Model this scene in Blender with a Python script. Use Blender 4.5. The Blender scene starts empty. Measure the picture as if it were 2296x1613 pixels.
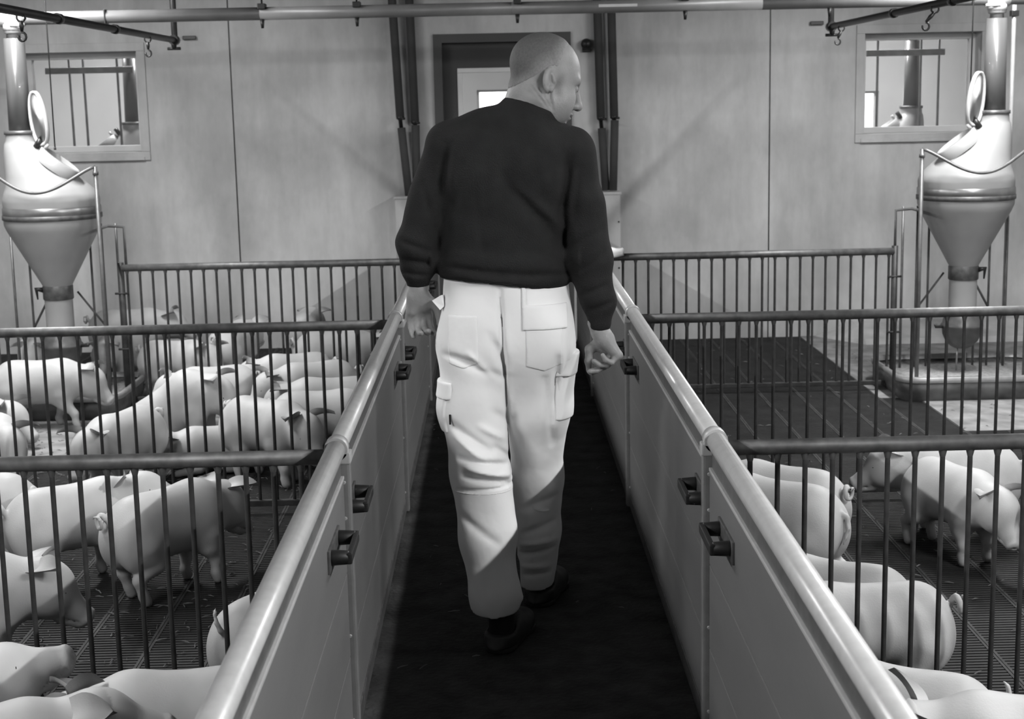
import bpy, bmesh, math, random
import numpy as np
from mathutils import Vector, Matrix

# ------------------------------------------------------------------ camera, world, exposure
scene = bpy.context.scene
COL = scene.collection
PI = math.pi

def rv(x, y, z): return Vector((x, y, z))

cam_data = bpy.data.cameras.new('camera')
cam_data.sensor_width = 36.0
cam_data.lens = 3400.0 / 2296.0 * 36.0
cam_data.clip_start = 0.05
cam = bpy.data.objects.new('camera', cam_data)
COL.objects.link(cam)
# rows: world axes expressed in camera space (x right, y up, z backwards)
_wx = Vector((0.99971863, 0.02236023, -0.00791741))
_wy = Vector((-0.01159384, 0.16941502, -0.9854766))
_wz = Vector((-0.02069416, 0.98529111, 0.16962659))
cam.matrix_world = Matrix(((_wx[0], _wx[1], _wx[2], 0), (_wy[0], _wy[1], _wy[2], 0), (_wz[0], _wz[1], _wz[2], 1.6), (0, 0, 0, 1)))
cam_data.dof.use_dof = True
cam_data.dof.focus_distance = 4.0
cam_data.dof.aperture_fstop = 9.0
scene.camera = cam

world = bpy.data.worlds.new('overcast_sky')
scene.world = world
world.use_nodes = True
_bg = world.node_tree.nodes['Background']
_bg.inputs[0].default_value = (0.9, 0.9, 0.9, 1)
_bg.inputs[1].default_value = 7.0

scene.view_settings.view_transform = 'Standard'
scene.view_settings.look = 'None'
scene.view_settings.gamma = 1.0
scene.view_settings.use_curve_mapping = False
scene.view_settings.exposure = 0.0

scene.cycles.max_bounces = 8
scene.cycles.diffuse_bounces = 5
scene.cycles.glossy_bounces = 3
scene.cycles.caustics_reflective = False
scene.cycles.caustics_refractive = False

# every lamp row: (x, y centre); tubes run along the barn
LAMP_Z = 2.62
# (x, y, downlight power, radiance of the bare tube)
LAMPS = [(sx * 2.45, y, p, e) for sx in (-1, 1) for y, p, e in ((1.7, 0.0, 1120.0 if sx > 0 else 640.0), (4.9, 46.0, 12.0), (7.2, 106.0, 12.0))]

# ------------------------------------------------------------------ materials (all grey: the photograph is black and white)
def mat(name, base, rough=0.6, metal=0.0, var=0.12, scale=6.0, stretch=(1, 1, 1), bump=0.0, bump_scale=40.0, spec=0.5,
        attr=None, detail=2.5, sss=0.0, coat=0.0):
    m = bpy.data.materials.new(name)
    m.use_nodes = True
    nt = m.node_tree
    b = nt.nodes['Principled BSDF']
    tc = nt.nodes.new('ShaderNodeTexCoord')
    mp = nt.nodes.new('ShaderNodeMapping')
    mp.inputs['Scale'].default_value = stretch
    nt.links.new(tc.outputs['Object'], mp.inputs[0])
    nz = nt.nodes.new('ShaderNodeTexNoise')
    nz.inputs['Scale'].default_value = scale
    nz.inputs['Detail'].default_value = detail
    nt.links.new(mp.outputs[0], nz.inputs[0])
    cr = nt.nodes.new('ShaderNodeValToRGB')
    cr.color_ramp.elements[0].position = 0.3
    cr.color_ramp.elements[1].position = 0.72
    lo, hi = base * (1 - var), min(1.0, base * (1 + var))
    cr.color_ramp.elements[0].color = (lo, lo, lo, 1)
    cr.color_ramp.elements[1].color = (hi, hi, hi, 1)
    nt.links.new(nz.outputs[0], cr.inputs[0])
    col = cr.outputs[0]
    if attr:
        at = nt.nodes.new('ShaderNodeAttribute')
        at.attribute_name = attr
        mx = nt.nodes.new('ShaderNodeMixRGB')
        mx.blend_type = 'MULTIPLY'
        mx.inputs[0].default_value = 1.0
        nt.links.new(col, mx.inputs[1])
        nt.links.new(at.outputs['Color'], mx.inputs[2])
        col = mx.outputs[0]
    nt.links.new(col, b.inputs['Base Color'])
    b.inputs['Roughness'].default_value = rough
    b.inputs['Metallic'].default_value = metal
    b.inputs['Specular IOR Level'].default_value = spec
    if coat: b.inputs['Coat Weight'].default_value = coat
    if sss:
        b.inputs['Subsurface Weight'].default_value = sss
        b.inputs['Subsurface Radius'].default_value = (0.02, 0.02, 0.02)
        b.inputs['Subsurface Scale'].default_value = 0.5
    if bump:
        n2 = nt.nodes.new('ShaderNodeTexNoise')
        n2.inputs['Scale'].default_value = bump_scale
        n2.inputs['Detail'].default_value = 1.5
        nt.links.new(mp.outputs[0], n2.inputs[0])
        bp = nt.nodes.new('ShaderNodeBump')
        bp.inputs['Strength'].default_value = bump
        bp.inputs['Distance'].default_value = 0.01
        nt.links.new(n2.outputs[0], bp.inputs['Height'])
        nt.links.new(bp.outputs[0], b.inputs['Normal'])
    return m

def emit(name, strength, g=1.0):
    m = bpy.data.materials.new(name); m.use_nodes = True
    b = m.node_tree.nodes['Principled BSDF']
    b.inputs['Base Color'].default_value = (0.9, 0.9, 0.9, 1)
    b.inputs['Emission Color'].default_value = (g, g, g, 1)
    b.inputs['Emission Strength'].default_value = strength
    return m

def glass(name):
    m = bpy.data.materials.new(name); m.use_nodes = True
    nt = m.node_tree
    out = nt.nodes['Material Output']
    nt.nodes.remove(nt.nodes['Principled BSDF'])
    tr = nt.nodes.new('ShaderNodeBsdfTransparent'); tr.inputs[0].default_value = (0.85, 0.85, 0.85, 1)
    gl = nt.nodes.new('ShaderNodeBsdfGlossy'); gl.inputs['Roughness'].default_value = 0.03
    fr = nt.nodes.new('ShaderNodeFresnel'); fr.inputs[0].default_value = 1.5
    mx = nt.nodes.new('ShaderNodeMixShader')
    nt.links.new(fr.outputs[0], mx.inputs[0]); nt.links.new(tr.outputs[0], mx.inputs[1]); nt.links.new(gl.outputs[0], mx.inputs[2])
    nt.links.new(mx.outputs[0], out.inputs[0])
    return m

def wall_mat(name, base):
    # painted concrete: large clouds, vertical run-off streaks and splashed dirt
    m = bpy.data.materials.new(name); m.use_nodes = True
    nt = m.node_tree; b = nt.nodes['Principled BSDF']
    tc = nt.nodes.new('ShaderNodeTexCoord')
    def noise(scale, st, det=6, rgh=0.55):
        mp = nt.nodes.new('ShaderNodeMapping'); mp.inputs['Scale'].default_value = st
        nt.links.new(tc.outputs['Object'], mp.inputs[0])
        n = nt.nodes.new('ShaderNodeTexNoise'); n.inputs['Scale'].default_value = scale
        n.inputs['Detail'].default_value = det; n.inputs['Roughness'].default_value = rgh
        nt.links.new(mp.outputs[0], n.inputs[0]); return n.outputs[0]
    def ramp(v, p0, c0, p1, c1):
        r = nt.nodes.new('ShaderNodeValToRGB')
        r.color_ramp.elements[0].position = p0; r.color_ramp.elements[1].position = p1
        r.color_ramp.elements[0].color = (c0, c0, c0, 1); r.color_ramp.elements[1].color = (c1, c1, c1, 1)
        nt.links.new(v, r.inputs[0]); return r.outputs[0]
    def mul(a, c):
        x = nt.nodes.new('ShaderNodeMixRGB'); x.blend_type = 'MULTIPLY'; x.inputs[0].default_value = 1
        nt.links.new(a, x.inputs[1]); nt.links.new(c, x.inputs[2]); return x.outputs[0]
    c = ramp(noise(1.3, (1, 1, 0.8)), 0.36, base * 0.66, 0.62, base)
    c = mul(c, ramp(noise(7.0, (1, 1, 0.12)), 0.32, 0.84, 0.6, 1.0))
    c = mul(c, ramp(noise(22.0, (1, 1, 0.5)), 0.3, 0.93, 0.6, 1.0))
    nt.links.new(c, b.inputs['Base Color'])
    b.inputs['Roughness'].default_value = 0.75
    bp = nt.nodes.new('ShaderNodeBump'); bp.inputs['Strength'].default_value = 0.15; bp.inputs['Distance'].default_value = 0.004
    nt.links.new(noise(30.0, (1, 1, 1)), bp.inputs['Height']); nt.links.new(bp.outputs[0], b.inputs['Normal'])
    return m

M = {}
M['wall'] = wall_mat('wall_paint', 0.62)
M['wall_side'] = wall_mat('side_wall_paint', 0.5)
M['ceiling'] = mat('ceiling_sheet', 0.16, 0.7, var=0.08)
M['aisle_floor'] = mat('aisle_concrete', 0.035, 0.85, var=0.5, scale=9, bump=0.5, bump_scale=60, spec=0.25)
M['pit'] = mat('pit_dark', 0.012, 0.95)
M['slat'] = mat('slat_plastic', 0.018, 0.7, var=0.45, scale=7, bump=0.2, spec=0.3)
M['slat_edge'] = mat('slat_seam', 0.034, 0.7, var=0.5, scale=12, spec=0.3)
M['concrete'] = mat('pad_concrete', 0.22, 0.85, var=0.35, scale=8, bump=0.3, spec=0.3)
M['kerb'] = mat('kerb_concrete', 0.42, 0.8, var=0.2)
M['board'] = mat('grey_pvc', 0.142, 0.42, var=0.09, scale=3.5, stretch=(1, 0.5, 2.0), bump=0.03, spec=0.45)
M['galv'] = mat('galvanised_steel', 0.50, 0.34, metal=0.2, var=0.07, scale=30, bump=0.02)
M['post'] = mat('post_steel', 0.24, 0.4, metal=0.3, var=0.12, scale=25)
M['rod'] = mat('stand_rod_steel', 0.13, 0.45, metal=0.4, var=0.2, scale=25)
M['galv_dark'] = mat('dull_galvanised', 0.115, 0.5, metal=0.5, var=0.3, scale=30, bump=0.1)
M['bar'] = mat('bar_steel', 0.04, 0.55, metal=0.4, var=0.35, scale=25)
M['black'] = mat('black_plastic', 0.012, 0.45, var=0.2)
M['dark_metal'] = mat('dark_pipe', 0.03, 0.4, metal=0.5, var=0.3)
M['auger'] = mat('auger_pvc', 0.17, 0.4, var=0.1, scale=10)
M['sticker'] = mat('pale_sticker', 0.5, 0.5)
M['insul'] = mat('foam_insulation', 0.05, 0.85, var=0.12, bump=0.1)
M['white'] = mat('white_plastic', 0.48, 0.4, var=0.04)
M['hopper'] = mat('white_hopper', 0.29, 0.4, var=0.08, scale=5)
M['cone'] = mat('dusty_cone', 0.3, 0.5, var=0.12, scale=5)
M['tube'] = mat('cloudy_tube', 0.085, 0.3, var=0.3, scale=9, stretch=(1, 1, 0.15), coat=0.3)
M['steel'] = mat('stainless', 0.33, 0.35, metal=0.8, var=0.15, scale=14)
M['trough'] = mat('trough_steel', 0.09, 0.5, metal=0.3, var=0.5, scale=9, bump=0.2)
M['feed'] = mat('dry_feed', 0.4, 0.9, var=0.3, scale=60, bump=0.6, bump_scale=200)
M['door'] = mat('door_paint', 0.035, 0.5, var=0.1)
M['door_frame'] = mat('door_frame_paint', 0.05, 0.5, var=0.1)
M['win_frame'] = mat('window_frame_paint', 0.62, 0.5, var=0.06)
M['glass'] = glass('window_glass')
M['annex'] = mat('annex_wall', 0.62, 0.7, var=0.08, scale=2)
M['straw'] = mat('straw', 0.15, 0.8, var=0.3)
M['cloth_white'] = mat('white_cloth', 0.8, 0.8, var=0.05, bump=0.2)
M['lamp_body'] = mat('lamp_body', 0.7, 0.5, var=0.04)

# ------------------------------------------------------------------ mesh helpers
class MB:
    def __init__(s): s.v = []; s.f = []; s.sm = []
    def add(s, v, f, smooth=True):
        o = len(s.v); s.v += [tuple(p) for p in v]
        for q in f: s.f.append(tuple(i + o for i in q)); s.sm.append(smooth)
        return s
    def box(s, x0, y0, z0, x1, y1, z1, bev=0.0):
        if bev <= 0:
            v = [(x, y, z) for z in (z0, z1) for y in (y0, y1) for x in (x0, x1)]
            f = [(0, 2, 3, 1), (4, 5, 7, 6), (0, 1, 5, 4), (2, 6, 7, 3), (0, 4, 6, 2), (1, 3, 7, 5)]
            return s.add(v, f, False)
        bm = bmesh.new()
        r = bmesh.ops.create_cube(bm, size=1.0)
        for q in bm.verts:
            q.co = Vector(((x0 + x1) / 2 + q.co.x * (x1 - x0), (y0 + y1) / 2 + q.co.y * (y1 - y0), (z0 + z1) / 2 + q.co.z * (z1 - z0)))
        bmesh.ops.bevel(bm, geom=bm.edges[:], offset=bev, segments=2, affect='EDGES', profile=0.6)
        bm.verts.index_update()
        s.add([q.co[:] for q in bm.verts], [[q.index for q in f.verts] for f in bm.faces], False)
        bm.free(); return s
    def tube(s, pts, r, n=10, caps=True, smooth=True):
        pts = [Vector(p) for p in pts]
        rs = r if isinstance(r, (list, tuple)) else [r] * len(pts)
        rings = []; up = None
        for i, p in enumerate(pts):
            if i == 0: t = pts[1] - p
            elif i == len(pts) - 1: t = p - pts[-2]
            else: t = (pts[i + 1] - p).normalized() + (p - pts[i - 1]).normalized()
            t.normalize()
            if up is None:
                up = Vector((0, 0, 1)) if abs(t.z) < 0.9 else Vector((1, 0, 0))
            a = t.cross(up); a.normalize(); b = a.cross(t); up = b
            rings.append([p + (a * math.cos(2 * PI * k / n) + b * math.sin(2 * PI * k / n)) * rs[i] for k in range(n)])
        v = [q for r_ in rings for q in r_]
        f = []
        for i in range(len(pts) - 1):
            for k in range(n):
                f.append((i * n + k, i * n + (k + 1) % n, (i + 1) * n + (k + 1) % n, (i + 1) * n + k))
        s.add(v, f, smooth)
        if caps:
            o = len(s.v) - len(v)
            s.f.append(tuple(o + k for k in reversed(range(n)))); s.sm.append(False)
            s.f.append(tuple(o + (len(pts) - 1) * n + k for k in range(n))); s.sm.append(False)
        return s
    def lathe(s, prof, c=(0, 0, 0), n=32, offs=None):
        # prof: list of (r, z); offs: per-ring xy offset
        v = []; f = []
        for i, (r, z) in enumerate(prof):
            ox, oy = offs[i] if offs else (0, 0)
            for k in range(n):
                a = 2 * PI * k / n
                v.append((c[0] + ox + r * math.cos(a), c[1] + oy + r * math.sin(a), c[2] + z))
        for i in range(len(prof) - 1):
            for k in range(n):
                f.append((i * n + k, i * n + (k + 1) % n, (i + 1) * n + (k + 1) % n, (i + 1) * n + k))
        return s.add(v, f, True)
    def mesh(s, name):
        me = bpy.data.meshes.new(name)
        me.from_pydata(s.v, [], s.f)
        me.polygons.foreach_set('use_smooth', s.sm)
        me.update()
        return me
    def build(s, name, m, parent=None):
        return obj(name, s.mesh(name), m, parent)

def obj(name, me, m=None, parent=None):
    o = bpy.data.objects.new(name, me)
    COL.objects.link(o)
    if m is not None:
        m = M[m] if isinstance(m, str) else m
        if me is not None and len(me.materials) == 0: me.materials.append(m)
    if parent is not None: o.parent = parent
    return o

def tag(o, label, cat, group=None):
    o['label'] = label; o['category'] = cat
    if group: o['group'] = group
    return o

def thing(name, label, cat, loc=(0, 0, 0), group=None):
    o = bpy.data.objects.new(name, None); COL.objects.link(o)
    o.empty_display_size = 0.1
    o.location = loc
    return tag(o, label, cat, group)

def struct(o):
    o['kind'] = 'structure'; return o

def copy_tree(o, parent=None):
    c = o.copy(); COL.objects.link(c); c.parent = parent
    for ch in list(o.children): copy_tree(ch, c)
    return c

# ------------------------------------------------------------------ room shell
YW = 9.95            # inner face of the far wall
YB = -3.0            # wall behind the photographer
XL, XR = -4.7, 4.8
ZC = 2.85
YA = 13.4            # far side of the neighbouring section

floor = struct(MB().box(XL - .2, YB - .2, -0.5, XR + .2, YA + .2, -0.30).build('floor', 'pit'))
MB().box(-0.47, YB, -0.30, 0.60, 10.3, 0.0).build('aisle_slab', 'aisle_floor', floor)
MB().box(XL, 10.0, -0.30, XR, YA, 0.002).build('passage_slab', 'concrete', floor)
for (a, b) in ((XL, -0.47), (0.60, XR)):
    MB().box(a, YB, -0.30, b, 2.55, 0.0).build('pen_slab', 'slat', floor)
# slatted plastic floor panels: crossways ribs between two side rails, 0.2 m wide
PW, PL = 0.2, 1.057
def slat_mesh():
    m = MB()
    n = 50; p = PL / n
    for k in range(n):
        y = (k + .5) * p
        v = []
        for x in (0.008, PW - 0.008):
            v += [(x, y - .0068, 0), (x, y + .0068, 0), (x, y + .0045, -.02), (x, y - .0045, -.02)]
        m.add(v, [(0, 4, 5, 1), (1, 5, 6, 2), (0, 3, 7, 4)], False)
    return m.mesh('slat_panel')
def slat_rail_mesh():
    m = MB()
    m.box(0.001, 0.002, -.03, .009, PL - .002, .0015).box(PW - .009, 0.002, -.03, PW - .001, PL - .002, .0015)
    return m.mesh('slat_panel_rails')
sm, sr = slat_mesh(), slat_rail_mesh()
sm.materials.append(M['slat']); sr.materials.append(M['slat_edge'])
def slat_cols(x0, n, sgn):
    for i in range(n):
        for j in range(7):
            x = round(x0 + sgn * i * PW - (PW if sgn < 0 else 0), 4)
            y = 2.55 + j * PL
            if j >= 5 and sgn > 0 and x > 1.95: continue
            if j in (4, 5) and sgn < 0 and x < -1.3: continue
            o = obj('slat_panel', sm, None, floor); o.location = (x, y, 0)
            r = obj('slat_rails', sr, None, o)
slat_cols(-0.47, 14, -1)
slat_cols(0.60, 14, 1)
# solid pads round the feeders
MB().box(2.02 + .18, 7.0, -.1, XR, YW, .003).build('concrete_pad', 'concrete', floor)
MB().box(2.0, 2.55 + 5 * PL, -.1, 2.2, YW, .002).build('concrete_pad', 'concrete', floor)
MB().box(XL, 2.55 + 4 * PL, -.1, -1.27 + .0, 2.55 + 6 * PL, .003).build('concrete_pad', 'concrete', floor)
for (a, b) in ((XL, -3.27), (3.4, XR)):
    MB().box(a, 2.55, -.1, b, YW if a < 0 else 7.0, 0.0).build('pen_slab', 'slat', floor)

def wall_with_holes(x0, x1, holes, y0, y1, z0, z1):
    m = MB(); holes = sorted(holes); x = x0
    for (a, b, c, d) in holes:
        if a > x: m.box(x, y0, z0, a, y1, z1)
        if c > z0: m.box(a, y0, z0, b, y1, c)
        if d < z1: m.box(a, y0, d, b, y1, z1)
        x = b
    if x < x1: m.box(x, y0, z0, x1, y1, z1)
    return m
DOOR = (-0.385, 0.50, 0.0, 2.016)
WINL = (-3.04, -2.29, 1.31, 1.95)
WINR = (2.395, 3.15, 1.325, 1.965)
WT = 0.2
wall_back = struct(MB().box(XL, YW + .012, -.3, -1.2, YW + .02, 0.0).build('wall_back', 'wall'))
g = 0.005
wall_with_holes(XL, -1.69 - g, [WINL], YW, YW + WT, -.3, ZC).build('wall_panel', 'wall', wall_back)
wall_with_holes(-1.69 + g, 1.785 - g, [DOOR], YW, YW + WT, -.3, ZC).build('wall_panel', 'wall', wall_back)
wall_with_holes(1.785 + g, XR, [WINR], YW, YW + WT, -.3, ZC).build('wall_panel', 'wall', wall_back)
for x in (-1.69, 1.785):
    MB().box(x - g, YW + .015, -.3, x + g, YW + WT, ZC).build('joint_sealant', 'rod', wall_back)
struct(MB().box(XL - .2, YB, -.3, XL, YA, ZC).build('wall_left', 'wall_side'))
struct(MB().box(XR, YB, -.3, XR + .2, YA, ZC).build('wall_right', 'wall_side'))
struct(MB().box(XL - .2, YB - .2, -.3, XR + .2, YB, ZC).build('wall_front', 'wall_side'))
struct(MB().box(XL - .2, YB - .2, ZC, XR + .2, YA + .2, ZC + .15).build('ceiling', 'ceiling'))
AWIN = [(-0.15, 0.75, 0.9, 1.68), (2.4, 3.36, 0.95, 1.60)]
struct(wall_with_holes(XL, XR, AWIN, YA, YA + .2, -.3, ZC).build('wall_outer', 'annex'))
for i, (a, b, c, d) in enumerate(AWIN):
    w = struct(MB().box(a, YA + .1, c, b, YA + .106, d).build('window_%d' % (i + 3), 'glass'))
    fm = MB()
    for q in ((a, c, b, c + .02), (a, d - .02, b, d), (a, c + .02, a + .02, d - .02), (b - .02, c + .02, b, d - .02)):
        fm.box(q[0], YA + .08, q[1], q[2], YA + .13, q[3])
    fm.build('window_frame', 'win_frame', w)

# ------------------------------------------------------------------ door and windows of the far wall
a, b, c, d = DOOR
door = struct(MB().box(a + .055, YW + .06, .01, -0.235, YW + .10, d - .055).build('door_1', 'door'))
DW = (-0.235, 0.35, 1.1, 1.80)
MB().box(DW[1], YW + .06, .01, b - .055, YW + .10, d - .055).build('door_stile', 'door', door)
MB().box(DW[0], YW + .06, .01, DW[1], YW + .10, DW[2]).build('door_panel', 'door', door)
MB().box(DW[0], YW + .06, DW[3], DW[1], YW + .10, d - .055).build('door_rail', 'door', door)
fm = MB()
fm.box(a, YW - .015, 0, a + .055, YW + .14, d).box(b - .055, YW - .015, 0, b, YW + .14, d).box(a + .055, YW - .015, d - .055, b - .055, YW + .14, d)
fm.build('door_frame', 'door_frame', door)
fm = MB(); t = .03
for q in ((DW[0], DW[2], DW[1], DW[2] + t), (DW[0], DW[3] - t, DW[1], DW[3]), (DW[0], DW[2] + t, DW[0] + t, DW[3] - t), (DW[1] - t, DW[2] + t, DW[1], DW[3] - t)):
    fm.box(q[0], YW + .05, q[1], q[2], YW + .11, q[3], .004)
fm.build('window_bead', 'win_frame', door)
MB().box(DW[0] + t, YW + .078, DW[2] + t, DW[1] - t, YW + .083, DW[3] - t).build('pane', 'glass', door)
hm = MB().tube([(-.30, YW + .06, 1.0), (-.30, YW + .0, 1.0)], .011).tube([(-.30, YW + .0, 1.0), (-.18, YW + .0, 1.0)], .01)
hm.build('door_handle', 'steel', door)

for i, (a, b, c, d) in enumerate((WINL, WINR)):
    w = struct(MB().box(a + .04, YW + .15, c + .04, b - .04, YW + .156, d - .04).build('window_%d' % (i + 1), 'glass'))
    fm = MB(); e = .055
    for q in ((a - e, c - e, b + e, c), (a - e, d, b + e, d + e), (a - e, c, a, d), (b, c, b + e, d)):
        fm.box(q[0], YW - .018, q[1], q[2], YW + .01, q[3], .004)
    fm.build('window_casing', 'wall', w)
    fm = MB(); e = .04
    for q in ((a, c, b, c + e), (a, d - e, b, d), (a, c + e, a + e, d - e), (b - e, c + e, b, d - e)):
        fm.box(q[0], YW + .12, q[1], q[2], YW + .19, q[3], .004)
    fm.build('window_frame', 'win_frame', w)
    MB().box(a - .02, YW - .03, c - .055, b + .02, YW + .13, c - .03, .004).build('window_sill', 'wall', w)

# sloping concrete foot along the far wall, right side
k = MB()
x0, x1 = 2.09, XR
v = [(x0, YW - .02, .0), (x1, YW - .02, 0), (x0 + .25, YW - .42, .0), (x1, YW - .42, 0), (x0 + .25, YW - .02, .10), (x1, YW - .02, .10), (x0 + .25, YW - .38, .035), (x1, YW - .38, .035)]
k.add(v, [(0, 4, 5, 1), (4, 6, 7, 5), (6, 2, 3, 7), (0, 2, 6, 4), (1, 5, 7, 3), (0, 1, 3, 2)], False)
tag(k.build('concrete_kerb', 'kerb'), 'pale sloping concrete foot along the far wall behind the right feeder', 'kerb')

# ------------------------------------------------------------------ fluorescent lamps (above the frame)
LT_MATS = {}
def lamp(x, y, label, power, rad):
    t = thing('fluorescent_lamp', label, 'lamp', (x, y, LAMP_Z), 'fluorescent lamps under the ceiling')
    MB().box(-.06, -.76, .02, .06, .76, .09, .01).build('housing', 'lamp_body', t)
    MB().tube([(0, -.72, 0), (0, .72, 0)], .013, 12).build('tube', LT_MATS.setdefault(rad, emit('lamp_tube_%d' % rad, rad)), t)
    for s in (-1, 1):
        MB().box(-.03, s * .73 - .01, -.02, .03, s * .73 + .01, .03, .004).build('lamp_holder', 'lamp_body', t)
        MB().tube([(0, s * .5, .09), (0, s * .5, ZC - LAMP_Z)], .004, 6).build('suspension_rod', 'dark_metal', t)
    if power <= 0: return t
    l = bpy.data.lights.new('tube_light', 'AREA'); l.shape = 'RECTANGLE'; l.size = .05; l.size_y = 1.4
    l.energy = power; l.color = (1, 1, 1)
    lo = bpy.data.objects.new('tube_light', l); COL.objects.link(lo); lo.parent = t; lo.location = (0, 0, -.02)
    return t
for (x, y, pw, rad) in LAMPS:
    lamp(x, y, 'fluorescent tube lamp hanging above the %s pens, %s' % ('left' if x < 0 else 'right', {1.7: 'nearest', 4.9: 'middle', 7.2: 'farthest from the camera'}[y]), pw, rad)
for x in (-2.6, 2.6):  # added lamps, out of view, brightening what shows through the window panes
    t = lamp(x, 11.6, 'unseen tube lamp added to light the section beyond the %s window' % ('left' if x < 0 else 'right'), 120.0, 12.0)
    t.rotation_euler.z = PI / 2

# ------------------------------------------------------------------ aisle partitions (gates) and posts
YP = [3.6, 5.82, 8.05]
def handle(parent, x, s, y0, y1, z):
    # grab latch: two stubby pegs standing out of the board, joined by a bent grip; s = +1 points to +x
    h = MB().box(x - .001 if s > 0 else x - .006, y0 - .03, z - .03, x + .006 if s > 0 else x + .001, y1 + .03, z + .022, .002).build('latch_plate', 'galv_dark', parent)
    h2 = None
    for y in (y0, y1):
        p = MB().tube([(x, y, z), (x + s * .012, y, z), (x + s * .042, y, z), (x + s * .046, y, z)], [.0175, .0175, .0155, .012], 14)
        p.build('latch_peg', 'black', h)
    g_ = MB()
    g_.box(min(x + s * .040, x + s * .052), y0 - .014, z - .013, max(x + s * .040, x + s * .052), y1 + .014, z + .013, .004)
    g_.build('latch_grip', 'black', h)
def gate(side, y0, y1, label, handles):
    s = 1 if side == 'L' else -1
    xi = -0.385 if side == 'L' else 0.502          # board face towards the aisle
    xo = xi - s * .034
    xr = xi - s * .017
    t = thing('pen_gate', label, 'gate', (xr, (y0 + y1) / 2, 0), 'solid grey gates along the %s side of the aisle' % ('left' if s > 0 else 'right'))
    def L(m, name, mt, par=None):
        o = m.build(name, mt, par or t)
        return o
    dx, dy = -xr, -(y0 + y1) / 2
    def bx(x0, a, z0, x1, b_, z1, bev=.002):
        return MB().box(min(x0, x1) + dx, a + dy, z0, max(x0, x1) + dx, b_ + dy, z1, bev)
    z = .035
    for h in (.215, .215, .235):
        L(bx(xi, y0, z + .0012, xo, y1, z + h - .0012, .0025), 'plank', 'board'); z += h
    L(bx(xi + s * .004, y0, .005, xo - s * .004, y1, .055), 'bottom_channel', 'galv_dark')
    L(bx(xi - s * .005, y0, .708, xo + s * .005, y1, .757, .003), 'top_channel', 'rod')
    L(bx(xi + s * .002, y0, .700, xo - s * .002, y1, .709, .002), 'edge_bead', 'galv')
    L(MB().tube([(0, y0 + dy, .772), (0, y1 + dy, .772)], .024, 20), 'top_rail', 'galv')
    for (a, b_) in handles:
        handle(t, xi + dx, s, a + dy, b_ + dy, .615)
    return t
names = ['nearest', 'second', 'third', 'farthest']
ys = [1.38] + YP + [9.72]
for side, sn in (('L', 'left'), ('R', 'right')):
    for i in range(4):
        y0, y1 = ys[i] + .028, ys[i + 1] - .028
        hs = []
        if i < 3: hs.append((y1 + .028 - .39, y1 + .028 - .235))
        if i > 0: hs.append((y0 - .028 + .035, y0 - .028 + .18))
        lab = {0: 'solid grey board gate nearest the camera on the %s of the aisle',
               1: 'second solid grey board gate from the camera, %s side of the aisle',
               2: 'solid grey board gate on the %s of the aisle beyond the second black latch pair',
               3: 'farthest grey board gate on the %s of the aisle, ending near the door'}[i] % sn
        gate(side, y0, y1, lab, hs)
    s = 1 if side == 'L' else -1
    xi = -0.385 if side == 'L' else 0.502
    for i, y in enumerate(YP):
        lab = '%s steel gate post on the %s edge of the aisle' % (['nearest', 'middle', 'farthest'][i], sn)
        p = thing('gate_post', lab, 'post', (xi - s * .012, y, 0), 'gate posts along the aisle')
        MB().box(-.027, -.02, 0, .027, .02, .745, .006).build('post_tube', 'post', p)
        c_ = MB().tube([(-s * .005, -.022, .772), (-s * .005, .022, .772)], .029, 20)
        c_.box(-.03, -.022, .735, .03, .022, .765, .004)
        c_.build('rail_clamp', 'galv', p)
        for (yy, zz) in ((-.0205, .69), (-.0205, .60), (-.0205, .30), (-.0205, .08)):
            MB().tube([(s * .012, yy + .003, zz), (s * .012, yy - .004, zz)], [.005, .004], 8).build('rivet', 'galv', p)

# ------------------------------------------------------------------ barred pen fences
SP = 0.0677
def fence(label, xa, xb, y, phase, group, zt=.745, post=None):
    t = thing('pen_fence', label, 'fence', ((xa + xb) / 2, y, 0), group)
    cx = (xa + xb) / 2
    MB().tube([(xa - cx, 0, zt), (xb - cx, 0, zt)], .0195, 16).build('top_rail', 'galv_dark', t)
    MB().box(xa - cx, -.012, .032, xb - cx, .012, .056, .003).build('bottom_rail', 'bar', t)
    bm = MB().tube([(0, 0, .05), (0, 0, zt - .012)], .0066, 8, caps=False).mesh('bar')
    wm = MB().tube([(0, 0, zt - .034), (0, 0, zt - .012)], [.007, .0125], 8, caps=False).mesh('weld')
    bm.materials.append(M['bar']); wm.materials.append(M['galv_dark'])
    k0 = math.ceil((xa + .02 - phase) / SP); k = k0
    while phase + k * SP < xb - .02:
        x = phase + k * SP - cx
        o = obj('bar', bm, None, t); o.location = (x, 0, 0)
        w = obj('weld', wm, None, o)
        k += 1
    if post is not None:
        MB().tube([(post - cx, 0, 0), (post - cx, 0, zt + .03)], .017, 12).build('end_post', 'bar', t)
        for z in (.62, .32):
            MB().tube([(post - cx - .035, -.012, z), (post - cx + .035, -.012, z)], .006, 8).build('bolt', 'bar', t)
    else:
        e = xa if abs(xa) > abs(xb) else xb
        MB().tube([(e - cx, 0, 0), (e - cx, 0, zt + .02)], .018, 12).build('end_post', 'bar', t)
    f_ = 'steel bar fences between the pens'
    return t
G = 'steel bar fences between the pens'
fence('nearest barred steel fence on the left, rail level with the first gate post', -2.9, -.418, 3.62, -.764, G)
fence('middle barred steel fence on the left, in front of the feeder', -2.9, -.418, 5.83, -1.434, G)
fence('barred steel fence on the left closest to the far wall, ending at the feeder', -2.0, -.418, 8.05, -1.973, G, .755, -2.005)
fence('nearest barred steel fence on the right, rail level with the first gate post', .535, 3.05, 3.62, .676, G)
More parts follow.
